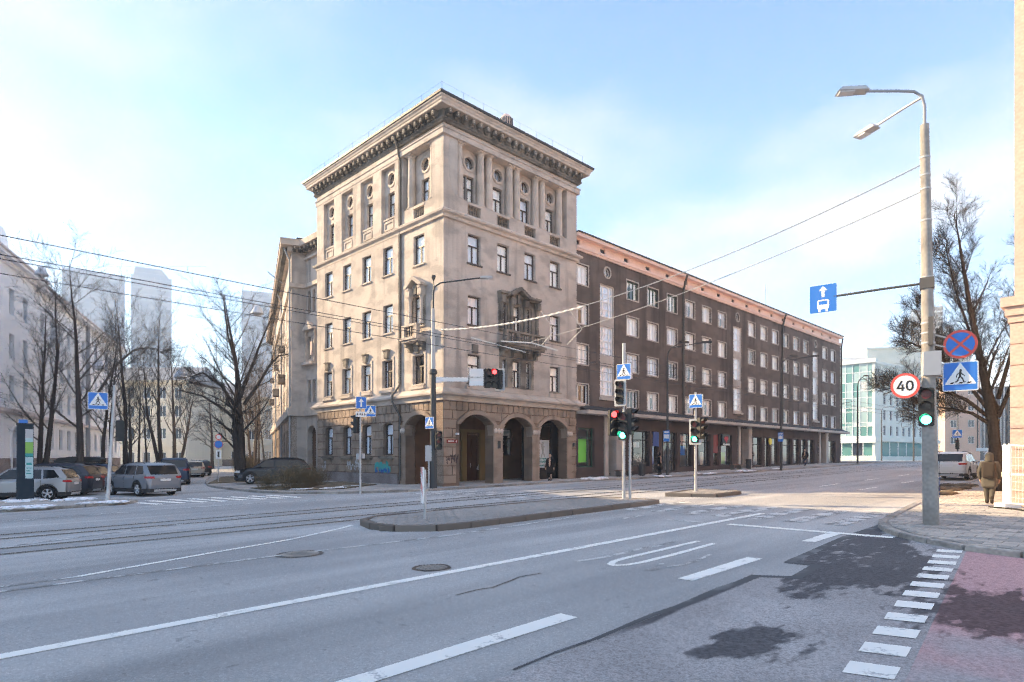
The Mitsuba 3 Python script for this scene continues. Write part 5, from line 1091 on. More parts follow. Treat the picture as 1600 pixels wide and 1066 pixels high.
tree('massive old bare tree with two dark trunks at the bend of the side street', 19.7, 51.0, 15.2, .36, 11, stems=((.02, 0, 1.0), (-.3, .2, .62)), limbs=12, droop=.03, spread=56,
     extra=(((0, 0, 4.4), (-1.2, .6, 5.6), (-2.6, 1.2, 6.6), (-4.2, 1.9, 7.0)), ((.2, 0, 6.0), (1.0, -.6, 7.5), (1.8, -1.1, 9.2), (2.4, -1.5, 10.0), (3.2, -2, 10.2)), ((0, 0, 5.0), (-1.4, .4, 7.4), (-2.6, 1.0, 8.4), (-3.4, 1.4, 8.0)), ((0, 0, 6.5), (-.4, 0, 9), (-1.0, .2, 11.5), (-1.3, .3, 14.5)), ((0, 0, 7), (.7, -.2, 9), (1.3, -.5, 11), (2.2, -.8, 13.5))))
for i, (x, y, h) in enumerate(((30.6, 76.0, 13.5), (33.5, 82.5, 14.0), (36.5, 88.5, 14.5), (39.0, 92.0, 14.0), (28.9, 71.0, 12.0))):
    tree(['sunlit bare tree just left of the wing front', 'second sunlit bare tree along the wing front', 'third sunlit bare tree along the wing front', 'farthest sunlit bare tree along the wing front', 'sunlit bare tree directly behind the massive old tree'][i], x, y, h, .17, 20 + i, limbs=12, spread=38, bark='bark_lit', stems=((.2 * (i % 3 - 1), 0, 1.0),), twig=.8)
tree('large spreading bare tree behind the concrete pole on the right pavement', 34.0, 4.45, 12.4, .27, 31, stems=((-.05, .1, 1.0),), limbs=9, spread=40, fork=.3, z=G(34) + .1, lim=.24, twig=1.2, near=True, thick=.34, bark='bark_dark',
     extra=(((0, .05, 3.4), (-.2, .5, 5), (-.4, 1.0, 7), (-.6, 1.5, 9), (-.8, 1.8, 10.8)), ((0, .05, 4.0), (.1, -.4, 6), (.2, -.9, 8.5), (.3, -1.3, 11.6)), ((0, .05, 3.0), (-.4, 1.0, 4.6), (-.8, 2.1, 6.2), (-1.2, 2.9, 8.2)), ((0, .05, 3.2), (.2, -.6, 5.2), (.5, -1.3, 7.5), (.8, -1.8, 10)),
            ((0, .05, 2.9), (-.5, 1.1, 4.0), (-.8, 2.2, 4.6), (-1.0, 3.3, 4.7), (-1.1, 4.2, 4.4)), ((0, .05, 3.6), (-.5, 1.3, 5.2), (-1.0, 2.3, 6.2), (-1.3, 3.4, 6.9)), ((0, .05, 2.7), (-.5, .9, 3.4), (-.9, 2.0, 3.7), (-1.1, 3.0, 3.5))))
def shrub(lab, x, y, h, w, seed, n=120):
    k = thing('dry_shrub', lab, 'shrub', 'dry shrubs in the planted bed'); r = np.random.default_rng(seed)
    p = np.column_stack([x + (r.random(n) - .5) * w * .5, y + (r.random(n) - .5) * w * .5, np.full(n, G(x) + .1)])
    d = unit(np.column_stack([(p[:, 0] - x) * 1.1 / w + r.normal(0, .22, n), (p[:, 1] - y) * 1.1 / w + r.normal(0, .22, n), np.ones(n)]))
    A, B = grow(r, p, d, h * (.6 + .5 * r.random(n)), np.full(n, .008), 4, .12, .05); mb = MB().tubes(A, B, 3, False)
    q = sprout(r, A, B, 6, .25, 1, 35, .4, .7); A2, B2 = grow(r, q[0], q[1], q[2], np.maximum(q[3], .004), 3, .2, .05); mb.tubes(A2, B2, 3, False)
    q = sprout(r, A2, B2, 3, .2, 1, 35, .5, .7); A3, B3 = grow(r, q[0], q[1], q[2], np.full(len(q[2]), .004), 2, .2, .05); mb.tubes(A3, B3, 3, False)
    put('', mb, 'twig_dry', key=k)
shrub('low dry shrub at the front bumper of the dark parked car', 14.4, 33.9, .8, 1.3, 1, 80); shrub('widest dry shrub before the doors of the dark parked car', 15.2, 32.8, 1.15, 1.6, 2, 120)
shrub('tallest dry shrub in the middle of the planted bed', 16.0, 33.0, 1.3, 1.5, 3, 120); shrub('dry shrub between the tallest shrub and the gateway', 16.9, 33.6, 1.1, 1.3, 4, 90); shrub('dry shrub nearest the gateway of the corner building', 18.0, 34.9, 1.0, 1.1, 5, 80)

# ---------------------------------------------------------------- vehicles
def cs(pts): return m3.CrossSection([np.array(pts, float)])
def ext_y(pts, W):  # side profile (x, z) extruded across
    return m3.Manifold.extrude(cs(pts), W).transform(np.array([[1., 0, 0, 0], [0, 0, -1, W / 2], [0, 1, 0, 0]]))
def ext_x(pts, L): return m3.Manifold.extrude(cs(pts), L).transform(np.array([[0, 0, 1., -L / 2], [1, 0, 0, 0], [0, 1, 0, 0]]))
def rounded(pts, r): 
    g = Polygon(pts).buffer(-r, join_style=1).buffer(r, quad_segs=6)
    return list(g.exterior.coords)[:-1]
def grown(pts, g): return list(Polygon(pts).buffer(g, join_style=2).exterior.coords)[:-1]
def ccw(p): p = list(p); return p if Polygon(p).exterior.is_ccw else p[::-1]
def car(lab, x, y, az, colour, L=4.5, W=1.85, H=1.68, kind='suv', group='parked cars on the left', box=False, name='parked_car', cat='car', z=None):
    k = thing(name, lab, cat, group); fr = turned(x, y, az, (G(x) if z is None else z))
    a, h = L / 2, H
    wb = L * .29; wr = .36 if H > 1.6 else .335
    rear = {'suv': [(-.62 * a, h * .985), (-.80 * a, h * .93), (-.955 * a, h * .64), (-1.0 * a, h * .55)], 'van': [(-.86 * a, h * .99), (-.93 * a, h * .95), (-.985 * a, h * .62), (-1.0 * a, h * .55)]}[kind]
    side = [(-.97 * a, .22), (.93 * a, .20), (.985 * a, .30), (1.0 * a, .48), (.975 * a, h * .46), (.90 * a, h * .53), (.50 * a, h * .635), (.20 * a, h * .93), (.05 * a, h * .985), (-.25 * a, h)] + rear + [(-1.0 * a, h * .36), (-.985 * a, .32)]
    hw = W / 2
    front = [(-hw * .94, .2), (hw * .94, .2), (hw, .42), (hw, h * .52), (hw * .955, h * .63), (hw * .80, h * .93), (hw * .70, h), (-hw * .70, h), (-hw * .80, h * .93), (-hw * .955, h * .63), (-hw, h * .52), (-hw, .42)]
    plan = [(-a, -hw * .72), (-.93 * a, -hw * .95), (-.7 * a, -hw), (.62 * a, -hw), (.88 * a, -hw * .92), (.985 * a, -hw * .62), (a, 0), (.985 * a, hw * .62), (.88 * a, hw * .92), (.62 * a, hw), (-.7 * a, hw), (-.93 * a, hw * .95), (-a, hw * .72)]
    def body(g):
        s, f, p = [ccw(grown(rounded(q, .05), g) if g else rounded(q, .05)) for q in (side, front, plan)]
        return ext_y(s, W + .2) ^ ext_x(f, L + .4) ^ m3.Manifold.extrude(cs(p), h + .3).translate([0, 0, 0])
    B0_, B1_ = body(0), body(.007)
    wells = m3.Manifold()
    for sx in (-1, 1):
        for sy in (-1, 1):
            c = m3.Manifold.cylinder(.32, wr + .065, wr + .065, 28).rotate([90, 0, 0]).translate([sx * wb, (hw + .05) if sy > 0 else (-hw - .05 + .32), wr])
            wells = wells + c
    put('body', MB(fr).mani(B0_ - wells), colour, k, smooth=32)
    def skin(poly, y0, y1, m, n, base=B1_):
        q = ext_y(ccw(poly), y1 - y0).translate([0, (y0 + y1) / 2, 0]) ^ base
        if q.num_tri(): put(n, MB(fr).mani(q - wells), m, k, smooth=32)
    zb, zt = h * .625, h * .925
    cuts = [(.44 * a, .30 * a), (-.02 * a, -.06 * a), (-.44 * a, -.48 * a)]
    fx = lambda z: .20 * a + (.50 - .20) * a * (h * .93 - z) / (h * .295)
    rx = lambda z: rear[1][0] + (rear[2][0] - rear[1][0]) * (rear[1][1] - z) / (rear[1][1] - rear[2][1])
    lo, hi = zb + .03, zt - .02
    def dlo(xa, xb, ya=0, yb=0): return [(xa, lo), (xb, lo), (xb + yb, hi), (xa + ya, hi)]
    inset = .16
    wins = [([(fx(lo) - .16, lo), (-.02 * a, lo), (-.02 * a, hi), (fx(hi) - .12, hi)], 'window'), ([(-.055 * a, lo), (-.46 * a, lo), (-.44 * a, hi), (-.055 * a, hi)], 'window'),
            ([(-.50 * a, lo), (rx(lo) + .30, lo + .06), (rx(hi) + .26, hi - .02), (-.48 * a, hi)], 'window')]
    for sy in (-1, 1):
        for p, n in wins: skin(p, min(sy * hw * 1.1, sy * hw * .6), max(sy * hw * 1.1, sy * hw * .6), 'car_glass', n)
    skin([(fx(lo) - .03, lo - .01), (fx(lo) + .4, lo - .01), (fx(hi) + .4, hi + .01), (fx(hi) - .0, hi + .01)], -hw * .78, hw * .78, 'car_glass', 'windscreen')
    skin([(rx(lo + .02) + .06, lo + .02), (rx(lo) - .4, lo + .02), (rx(hi) - .4, hi), (rx(hi) + .06, hi)], -hw * .74, hw * .74, 'car_glass', 'rear_window')
    skin([(-2 * a, 0), (2 * a, 0), (2 * a, .40), (-2 * a, .40)], -hw * 1.2, hw * 1.2, 'cladding', 'cladding', body(.009))
    for sx in (-1, 1):
        for sy in (-1, 1):
            ring = (m3.Manifold.cylinder(.12, wr + .115, wr + .115, 28).rotate([90, 0, 0]).translate([sx * wb, (hw + .05) if sy > 0 else (-hw + .07), wr])) ^ body(.012)
            if ring.num_tri(): put('wheel_arch', MB(fr).mani(ring - wells), 'cladding', k, smooth=32)
    for sy in (-1, 1):
        y0, y1 = sorted((sy * hw * .58, sy * hw * 1.1))
        skin([(-1.1 * a, h * .53), (-.88 * a, h * .545), (-.88 * a, h * .60), (-1.1 * a, h * .60)], y0, y1, 'tail_red', 'tail_light', body(.011))
        y0, y1 = sorted((sy * hw * .42, sy * hw * 1.1))
        skin([(.84 * a, h * .43), (1.1 * a, h * .43), (1.1 * a, h * .50), (.84 * a, h * .51)], y0, y1, 'lamp_clear', 'headlight', body(.011))
    skin([(.9 * a, h * .26), (1.1 * a, h * .26), (1.1 * a, h * .42), (.9 * a, h * .42)], -hw * .55, hw * .55, 'cladding', 'grille', body(.010))
    skin([(-1.1 * a, .24), (-.9 * a, .24), (-.9 * a, .36), (-1.1 * a, .36)], -hw * .6, hw * .6, 'sign_back', 'skid_plate', body(.013))
    put('number_plate', MB(fr).box(-a - .022, -a + .02, -.26, .26, h * .46, h * .46 + .11), 'plate', k)
    put('number_plate', MB(fr).box(a - .02, a + .018, -.26, .26, .38, .49), 'plate', k)
    for sx in (-1, 1):
        for sy in (-1, 1):
            w = numbered(f'{k}__wheel'); yc = sy * (hw - .13); c = (sx * wb, yc, wr)
            put('tyre', MB(fr).lathe([(wr * .66, -.11), (wr * .9, -.115), (wr, -.08), (wr, .08), (wr * .9, .115), (wr * .66, .11)], c, 24, axis=1), 'tyre', w, smooth=40)
            mb = MB(fr)
            for j in range(5):
                t = j * 2 * math.pi / 5 + .3
                for o in (-.16, .16):
                    p = np.array([[.07 * math.cos(t), 0, .07 * math.sin(t)], [wr * .66 * math.cos(t + o), 0, wr * .66 * math.sin(t + o)]])
                    mb.tube(p + [c[0], yc + sy * .085, wr], .026, 5)
            mb.lathe([(0, -.02), (.075, -.02), (.075, .02), (0, .02)], (c[0], yc + sy * .09, wr), 12, axis=1).lathe([(wr * .62, -.03), (wr * .70, -.03), (wr * .70, .03), (wr * .62, .03)], (c[0], yc + sy * .08, wr), 24, axis=1)
            put('rim', mb, 'rim', w); put('hub_well', MB(fr).lathe([(0, -.02), (wr * .66, -.02), (wr * .66, .02), (0, .02)], (c[0], yc + sy * .03, wr), 20, axis=1), 'rubber', w)
    for sy in (-1, 1):
        m = trimesh.creation.icosphere(2); put('mirror', MB(fr).add(m.vertices * [.09, .12, .075] + [.34 * a, sy * (hw + .10), zb + .06], m.faces), colour, k, smooth=True)
        put('roof_rail', MB(fr).tube([(.0 * a, sy * hw * .66, h - .03), (-.05 * a, sy * hw * .66, h + .03), (-.6 * a, sy * hw * .66, h + .01), (-.66 * a, sy * hw * .66, h - .05)], .018, 6), 'cladding', k)
        for xh in (.02 * a, -.42 * a): put('door_handle', MB(fr).box(xh - .1, xh + .08, *sorted((sy * hw * .985, sy * (hw + .02))), h * .535, h * .555), colour, k)
        for xd in (.40 * a, -.04 * a, -.45 * a): put('door_gap', MB(fr).box(xd - .008, xd + .008, *sorted((sy * hw * .9, sy * (hw + .004))), .45, h * .6), 'rubber', k)
    put('wiper', MB(fr).tube([(rx(lo) - .035, -.05, lo + .03), (rx(lo) - .0, .3, lo + .12)], .012, 5), 'cladding', k)
    if box: put('luggage_rack', MB(fr).box(-.5 * a, .1 * a, -.5, -.46, h + .0, h + .06).box(-.5 * a, .1 * a, .46, .5, h + .0, h + .06), 'cladding', k)
    return k, fr
SUV = 'silver crossover with black arches parked behind the street column'
car(SUV, 4.35, 37.5, 151, 'paint_silver', 4.2, 1.77, 1.6)
car('dark blue parked car second in the row, just past the silver crossover', 5.55, 40.3, 150, 'paint_dark', 4.7, 1.86, 1.72)
car('maroon parked car third in the row, behind the leaning pole', 6.7, 43.0, 149, 'paint_maroon', 4.5, 1.8, 1.6)
rk, rf = car('dark parked car carrying a long black roof box', 7.9, 45.9, 149, 'paint_navy', 4.6, 1.85, 1.6, box=True)
rbx = thing('roof_box', 'long black roof box on the dark parked car', 'roof box')
put('', MB(rf).prism(Polygon([(-1.35, 1.68), (1.05, 1.66), (1.2, 1.76), (.9, 1.95), (.2, 2.03), (-1.0, 2.02), (-1.38, 1.9)]).buffer(-.03).buffer(.03), -.42, .42), 'cladding', key=rbx, smooth=50)
car('grey car seen from behind, turning into the side street by the zebra', 9.1, 36.87, 103, 'paint_steel', 4.6, 1.86, 1.69, name='car', group='moving cars')
car('dark blue van driving away down the side street', 14.0, 48.2, 72, 'paint_navy', 4.9, 1.9, 1.85, 'van', name='car', group='moving cars')
car('small beige car far down the side street', 19.2, 61.5, 80, 'paint_beige', 4.3, 1.78, 1.5, group='cars far down the side street')
car('small dark car farthest down the side street', 20.9, 65.0, 82, 'paint_black', 4.4, 1.8, 1.5, group='cars far down the side street')
car('dark car half hidden behind the dry shrubs of the planted bed', 17.6, 40.2, 154, 'paint_black', 4.7, 1.9, 1.68, z=G(17.6) + .12)
car('white car seen from behind beyond the concrete pole', 47.0, 8.35, 1, 'paint_white', 4.75, 1.9, 1.70, name='car', group='moving cars')
car('white van far along the main street beyond the large right tree', 76.0, 9.9, 181, 'paint_white', 5.2, 2.0, 2.1, 'van', name='car', group='moving cars')

# ---------------------------------------------------------------- people
def limb(pts):
    out = []
    for (a, ra), (b, rb_) in zip(pts[:-1], pts[1:]):
        s = [m3.Manifold.sphere(r, 18).translate(list(map(float, p))) for p, r in ((a, ra), (b, rb_))]
        out.append(m3.Manifold.batch_hull(s))
    return out
def blend(parts, edge=.045, it=6):
    m = m3.Manifold.batch_boolean(parts, m3.OpType.Add).refine_to_length(edge).to_mesh()
    t = trimesh.Trimesh(m.vert_properties[:, :3], m.tri_verts); trimesh.smoothing.filter_taubin(t, iterations=it); return t.vertices, t.faces
def person(lab, x, y, az, h=1.7, coat='coat_black', legs='jeans', stride=.28, hood=False, pack=None, knee=.5, z=None, hair='sign_black'):
    """x forward, y left, z up, on a 1.7 m figure."""
    k = thing('person', lab, 'person'); fr = turned(x, y, az, (zoff(x, y) if z is None else z)); s = h / 1.7
    S = lambda P: [(np.array(p) * s, r * s) for p, r in P]
    A = []
    for sy, f in ((1, 1), (-1, -1)):
        A += limb(S([((0, .09 * sy, .88), .095), ((.10 * stride / .28 * f + .03, .085 * sy, .47), .068), ((stride * f - .04, .08 * sy, .085 + (.05 if f < 0 else 0)), .046), ((stride * f + .10, .085 * sy, .045), .04)]))
        sh, el, wr_ = (0, .19 * sy, 1.38), (-.06 - .05 * f, .26 * sy, 1.10), (.06 - .10 * f, .25 * sy, .86)
        A += limb(S([(sh, .058), (el, .047), (wr_, .034), ((wr_[0] + .03, wr_[1] - .005 * sy, .79), .036)]))
        for j in range(4): A += limb(S([((wr_[0] + .05 - j * .022, wr_[1] - .006 * sy, .77), .011), ((wr_[0] + .055 - j * .021, wr_[1] - .01 * sy, .70 + .008 * (j % 3)), .009)]))
        A += limb(S([((wr_[0] + .055, wr_[1] - .02 * sy, .80), .012), ((wr_[0] + .085, wr_[1] - .03 * sy, .745), .010)]))
    A += limb(S([((0, 0, .90), .135), ((-.01, 0, 1.15), .125), ((-.01, 0, 1.36), .125), ((.005, 0, 1.47), .058), ((.02, 0, 1.52), .056)]))
    A += limb(S([((.025, 0, 1.60), .088), ((.02, 0, 1.63), .09), ((.055, 0, 1.545), .055)])) + limb(S([((.11, 0, 1.585), .014), ((.118, 0, 1.565), .016)]))
    put('body', MB(fr).add(*blend(A, .05 if h < 1 else .04, 4)), 'skin', k, smooth=True)
    T = limb(S([((0, .09, .86), .112), ((.11 * stride / .28, .085, .47), .085), ((stride - .05, .08, .13), .06)])) + limb(S([((0, -.09, .86), .112), ((-.11 * stride / .28 + .04, -.085, .47), .085), ((-stride - .05, -.08, .17), .06)]))
    put('trousers', MB(fr).add(*blend(T)), legs, k, smooth=True)
    for sy, f in ((1, 1), (-1, -1)): put('boot', MB(fr).add(*blend(limb(S([((stride * f - .05, .08 * sy, .16 + (.05 if f < 0 else 0)), .062), ((stride * f - .04, .08 * sy, .06 + (.04 if f < 0 else 0)), .055), ((stride * f + .12, .085 * sy, .042), .042)])))), 'boots', k, smooth=True)
    Cc = [m3.Manifold.batch_hull([m3.Manifold.sphere(r * s, 18).translate([px * s, py * s, pz * s]) for px, py, pz, r in ((-.01, .13, 1.36, .10), (-.01, -.13, 1.36, .10), (0, .12, 1.0, .11), (0, -.12, 1.0, .11), (-.01, 0, 1.44, .09))]),
          m3.Manifold.batch_hull([m3.Manifold.sphere(r * s, 18).translate([px * s, py * s, pz * s]) for px, py, pz, r in ((0, .12, 1.05, .11), (0, -.12, 1.05, .11), (.10, .13, knee, .08), (.10, -.13, knee, .08), (-.12, .13, knee, .08), (-.12, -.13, knee, .08))])]
    for sy, f in ((1, 1), (-1, -1)): Cc += limb(S([((0, .19 * sy, 1.37), .082), ((-.06 - .05 * f, .265 * sy, 1.10), .07), ((.05 - .10 * f, .255 * sy, .88), .055)]))
    if hood: Cc += limb(S([((0, 0, 1.60), .125), ((-.015, 0, 1.64), .12), ((-.03, 0, 1.5), .12)]))
    put('coat', MB(fr).add(*blend(Cc)), coat, k, smooth=True)
    if not hood: put('hair', MB(fr).add(*blend(limb(S([((.0, 0, 1.625), .098), ((-.02, 0, 1.58), .09)])))), hair, k, smooth=True)
    return k, fr
wk, wf = person('person in a long hooded grey coat walking away along the right pavement with a backpack', 26.22, 3.7, 2, 1.68, 'coat_grey', 'coat_grey', .17, True, knee=.62)
bp = thing('backpack', 'brown grey backpack worn by the person in the hooded coat', 'backpack')
put('', MB(wf).add(*(lambda m: (m.vertices * [.62, 1, 1] + [-.20, 0, 1.14], m.faces))(trimesh.Trimesh(*(lambda q: (q.vert_properties[:, :3], q.tri_verts))(m3.Manifold.batch_hull([m3.Manifold.sphere(.07, 16).translate([sx * .08, sy * .12, sz * .2]) for sx in (-1, 1) for sy in (-1, 1) for sz in (-1, 1)]).to_mesh())))), 'pack_brown', key=bp, smooth=True)
for sy in (-1, 1): put('strap', MB(wf).tube([(-.1, sy * .1, 1.38), (.02, sy * .12, 1.45), (.11, sy * .12, 1.30), (.08, sy * .14, 1.05)], .02, 6), 'pack_brown', bp)
put('pocket', MB(wf).box(-.335, -.30, -.12, .12, .96, 1.14), 'pack_brown', bp)
person('person in a long black coat standing by the bench before the shops', 40.4, 25.4, 100, 1.72, 'coat_black', 'coat_black', .05)
person('dark clothed person standing in the shade against the last arcade pier', 30.1, 27.05, 200, 1.70, 'coat_black', 'coat_black', .06)
person('dark clothed person walking by the far shops', 67.6, 25.0, 180, 1.74, 'coat_black', 'jeans', .22, knee=.8)

# ---------------------------------------------------------------- street furniture by the shops
def bench(lab, x, y):
    k = thing('bench', lab, 'bench', 'benches by the shops'); f = turned(x, y, 0, zoff(x, y))
    for i in range(4): put('slat', MB(f).box(-.9, .9, -.22 + i * .11, -.13 + i * .11, .43, .47), 'bench_wood', k)
    for s in (-.7, .7): put('leg', MB(f).box(s - .04, s + .04, -.2, .2, 0, .43), 'iron', k)
bench('low wooden bench under the bicycle shop window', 37.6, 26.6); bench('low wooden bench under the heart sign window', 54.8, 26.4)
def bin_(lab, x, y):
    k = thing('litter_bin', lab, 'litter bin', 'dark litter bins by the shops')
    put('body', MB().lathe([(.2, 0), (.24, .05), (.26, .85), (.22, .9)], (x, y, zoff(x, y)), 14), 'pole_dark', k, smooth=40); put('rim', MB().lathe([(.26, .84), (.28, .86), (.28, .92), (.2, .93)], (x, y, zoff(x, y)), 14), 'iron', k)
bin_('dark litter bin beside the bicycle shop bench', 39.3, 26.2); bin_('dark litter bin beside the concrete portal', 57.0, 26.2)
rk_ = thing('bicycle_rack', 'black bar bicycle rack on the pavement behind the first dark lamp post', 'bicycle rack')
f = turned(42.2, 26.3, 0, zoff(42, 26))
put('rail', MB(f).box(-1.3, 1.3, -.02, .02, .78, .82).box(-1.3, 1.3, -.02, .02, .1, .14), 'iron', rk_)
for i in range(13): put('bar', MB(f).box(-1.28 + i * .21, -1.25 + i * .21, -.015, .015, .1, .8), 'iron', rk_)
def bicycle(lab, x, y, az, z, m='lamp_clear'):
    k = thing('bicycle', lab, 'bicycle', 'bicycles behind the shop glass'); f = turned(x, y, az, z)
    for s in (-.52, .52):
        t = np.linspace(0, 2 * np.pi, 25); w = put('wheel', MB(f).tube(np.column_stack([s + .33 * np.cos(t), 0 * t, .34 + .33 * np.sin(t)]), .018, 5), 'rubber', k)
        for j in range(6): put('spoke', MB(f).tube([(s, 0, .34), (s + .32 * math.cos(j), 0, .34 + .32 * math.sin(j))], .004, 3), 'rim', key=numbered(w + '__spoke'))
    put('frame', MB(f).tube([(-.52, 0, .34), (-.1, 0, .3), (.4, 0, .85), (-.22, 0, .8), (-.1, 0, .3)], .02, 6).tube([(-.52, 0, .34), (-.2, 0, .78)], .016, 5).tube([(.52, 0, .34), (.38, 0, .95)], .018, 5), m, k)
    put('handlebar', MB(f).tube([(.42, -.25, 1.0), (.36, 0, .98), (.42, .25, 1.0)], .014, 5), 'rubber', k); put('saddle', MB(f).box(-.36, -.1, -.06, .06, .88, .93), 'rubber', k)
for i, (x, c) in enumerate(((40.6, 'lamp_clear'), (41.7, 'sign_white'))): bicycle(['pale bicycle at the left of the bicycle shop window', 'white bicycle at the right of the bicycle shop window'][i], x, CY + .75, 20 + 150 * i, zoff(41, 27) + .7, c)
# temporary fence and rendered house on the right edge
peach = thing('peach_house', 'peach rendered house edge with deep stone courses at the right edge of the photo', 'building')
GX, GY = 25.35, 3.05
put('wall', MB().box(GX + .05, 70, -12, GY - .05, -.2, 6.4), 'peach_plaster', peach); put('wall', MB().box(GX + .12, 70, -12, GY - .10, 7.2, 23), 'peach_plaster', peach)
put('band', MB().box(GX - .22, 70, -12, GY + .22, 6.9, 7.2).box(GX - .12, 70, -12, GY + .12, 6.62, 6.9).box(GX - .05, 70, -12, GY + .05, 6.4, 6.62), 'peach_plaster', peach)
EF, SF = Fr((GX, GY), (0, -1), (-1, 0)), Fr((GX, GY), (1, 0), (0, 1))
for i in range(9):
    z0 = .35 + i * .672
    for j in range(4): put('stone_block', MB(EF).box(max(0.0, j * 1.3 - (.65 if i % 2 else 0)) , (j + 1) * 1.3 - (.65 if i % 2 else 0) - .02, -.05, .0, z0, z0 + .64), 'peach_plaster', peach)
    for j in range(6): put('stone_block', MB(SF).box(.001 + j * 1.3, (j + 1) * 1.3 - .02, -.05, .0, z0, z0 + .64), 'peach_plaster', peach)
put('roof', MB().box(GX - .5, 70, -12, GY + .5, 23, 23.3), 'roof_grey', peach)
fe = thing('site_fence', 'white wire mesh fence panel on a block foot against the peach house', 'fence')
ff = Fr((25.0, 3.14), (-.62, -.785), (-.785, .62), zoff(25, 3.2) + .02)
for s in (0, .16, 3.1): put('post', MB(ff).tube([(s, 0, 0), (s, 0, 2.0)], .03, 8), 'barrier_white', fe)
put('post', MB(ff).box(-.05, .22, -.03, .03, .1, 1.96), 'barrier_white', fe)
put('rail', MB(ff).tube([(.16, 0, 1.95), (3.1, 0, 1.75)], .025, 6), 'barrier_white', fe); put('rail', MB(ff).tube([(.16, 0, .12), (3.1, 0, .12)], .025, 6), 'barrier_white', fe); put('rail', MB(ff).tube([(.16, 0, 1.02), (3.1, 0, 1.02)], .02, 6), 'barrier_white', fe)
put('mesh', MB(ff).tubes([[(s, 0, .12), (s, 0, 1.9)] for s in np.arange(.25, 3.1, .12)], np.full((24, 2), .006), 4), 'barrier_white', fe, kind='stuff'); put('mesh', MB(ff).tubes([[(.16, 0, z), (3.1, 0, z)] for z in np.arange(.3, 1.8, .25)], np.full((6, 2), .006), 4), 'barrier_white', fe, kind='stuff')
put('foot', MB(ff).box(-.1, .3, -.28, .28, -.02, .12), 'barrier_white', fe); put('clip', MB(ff).box(-.06, .22, -.05, .05, .95, 1.1), 'cream_plaster', fe)
hs_ = thing('garden_hose', 'thin dark hose lying along the foot of the fence', 'hose')
put('', MB().tube([(22.2, 1.2, zoff(22, 1) + .03), (23.4, 2.2, zoff(23.4, 2) + .03), (24.3, 2.9, zoff(24, 2) + .03), (24.7, 3.5, zoff(24, 3) + .03)], .025, 6), 'rubber', key=hs_)

# ---------------------------------------------------------------- far houses and towers
def block(name, lab, x, y, az, L, D_, h, m, z0=None, cat='building', rows=None, ncol=None, w=1.1, wh=1.6, roof='roof_grey', pitch=0, frame='window_white', pane='dark_pane', string=None, plinth=None, back=False):
    """A far house: s runs along az from x, y; its front looks to the right of az."""
    k = thing(name, lab, cat); a = math.radians(az); f = Fr((x, y), (math.cos(a), math.sin(a)), (math.sin(a), -math.cos(a)), G(x) if z0 is None else z0)
    ho = [(L * (i + .5) / ncol - w / 2, L * (i + .5) / ncol + w / 2, z, z + wh) for z in (rows or []) for i in range(ncol or 0)]
    put('wall', MB(f).prism(sbox(0, -.5, L, h).difference(unary_union([hole(q) for q in ho])) if ho else sbox(0, -.5, L, h), -.3, 0), m, k); put('wall', MB(f).box(0, L, -D_, -.3, -.5, h), m, k)
    for q in ho:
        b = put('window', MB(f).prism(hole(q).difference(sbox(q[0] + .1, q[2] + .1, (q[0] + q[1]) / 2 - .04, q[3] - .1)).difference(sbox((q[0] + q[1]) / 2 + .04, q[2] + .1, q[1] - .1, q[3] - .1)), -.2, -.14), frame, k); put('pane', MB(f).box(q[0] + .05, q[1] - .05, -.19, -.185, q[2] + .05, q[3] - .05), pane, b)
    if string: put('string', MB(f).box(0, L, 0, .2, string, string + .3), m, k)
    if plinth: put('plinth', MB(f).box(0, L, 0, .08, -.3, plinth), 'plinth_stone', k)
    put('eaves', MB(f).box(-.3, L + .3, -.4, .45, h, h + .35), m, k)
    if pitch: put('roof', MB(f).add([[-.4, .5, h + .35], [L + .4, .5, h + .35], [L + .4, -D_ - .4, h + .35], [-.4, -D_ - .4, h + .35], [-.4, -D_ / 2, h + pitch], [L + .4, -D_ / 2, h + pitch]], [[0, 1, 5], [0, 5, 4], [2, 3, 4], [2, 4, 5], [1, 2, 5], [3, 0, 4]]), roof, k)
    return k, f
az_c = math.degrees(math.atan2(102.63 - 109.53, 31.16 - 24.15))
ck, cfr = block('cream_house', 'cream house with a grey roof closing the end of the side street', 17.5, 116.1, az_c, 19.3, 12, 13.2, 'cream_plaster', rows=(.9, 4.6, 8.0, 10.8), ncol=8, w=1.2, wh=1.75, pitch=3.2, string=3.4, plinth=.8)
block('grey_house', 'pale house with a dark grey roof set back right of the cream house', 34.0, 117.0, az_c, 26, 12, 11.5, 'cream_plaster', rows=(.9, 4.6, 8.0), ncol=9, w=1.2, wh=1.75, pitch=3.5, string=3.6, plinth=1.2)
def tower(lab, x, y, az, L, D_, h, m='tower_glass', cap=0):
    k = thing('office_tower', lab, 'tower'); a = math.radians(az); f = Fr((x, y), (math.cos(a), math.sin(a)), (math.sin(a), -math.cos(a)), 0)
    put('body', MB(f).box(0, L, -D_, 0, -1, h), m, k)
    if cap: put('crown', MB(f).prism(Polygon([(L * .05, h), (L * .95, h), (L * .75, h + cap), (L * .1, h + cap)]), -D_ * .95, -D_ * .05), m, k)
    for i in range(1, 7): put('fin', MB(f).box(L * i / 7 - .12, L * i / 7 + .12, 0, .3, -1, h), 'tower_band', k)
    for j in range(1, 30): put('floor_band', MB(f).box(0, L, 0, .18, h * j / 30 - .4, h * j / 30 + .4), 'tower_band', k)
tower('hazy square tower rising behind the trees by the white building roof', 65.7, 426.5, -9, 30, 26, 109)
tower('hazy tower with a sloped crown over the middle of the side street', 93.3, 399.3, -13, 20, 22, 105, cap=5)
tower('hazy tower partly hidden behind the cornice of the wing', 137.6, 355.7, -21, 20, 24, 96)
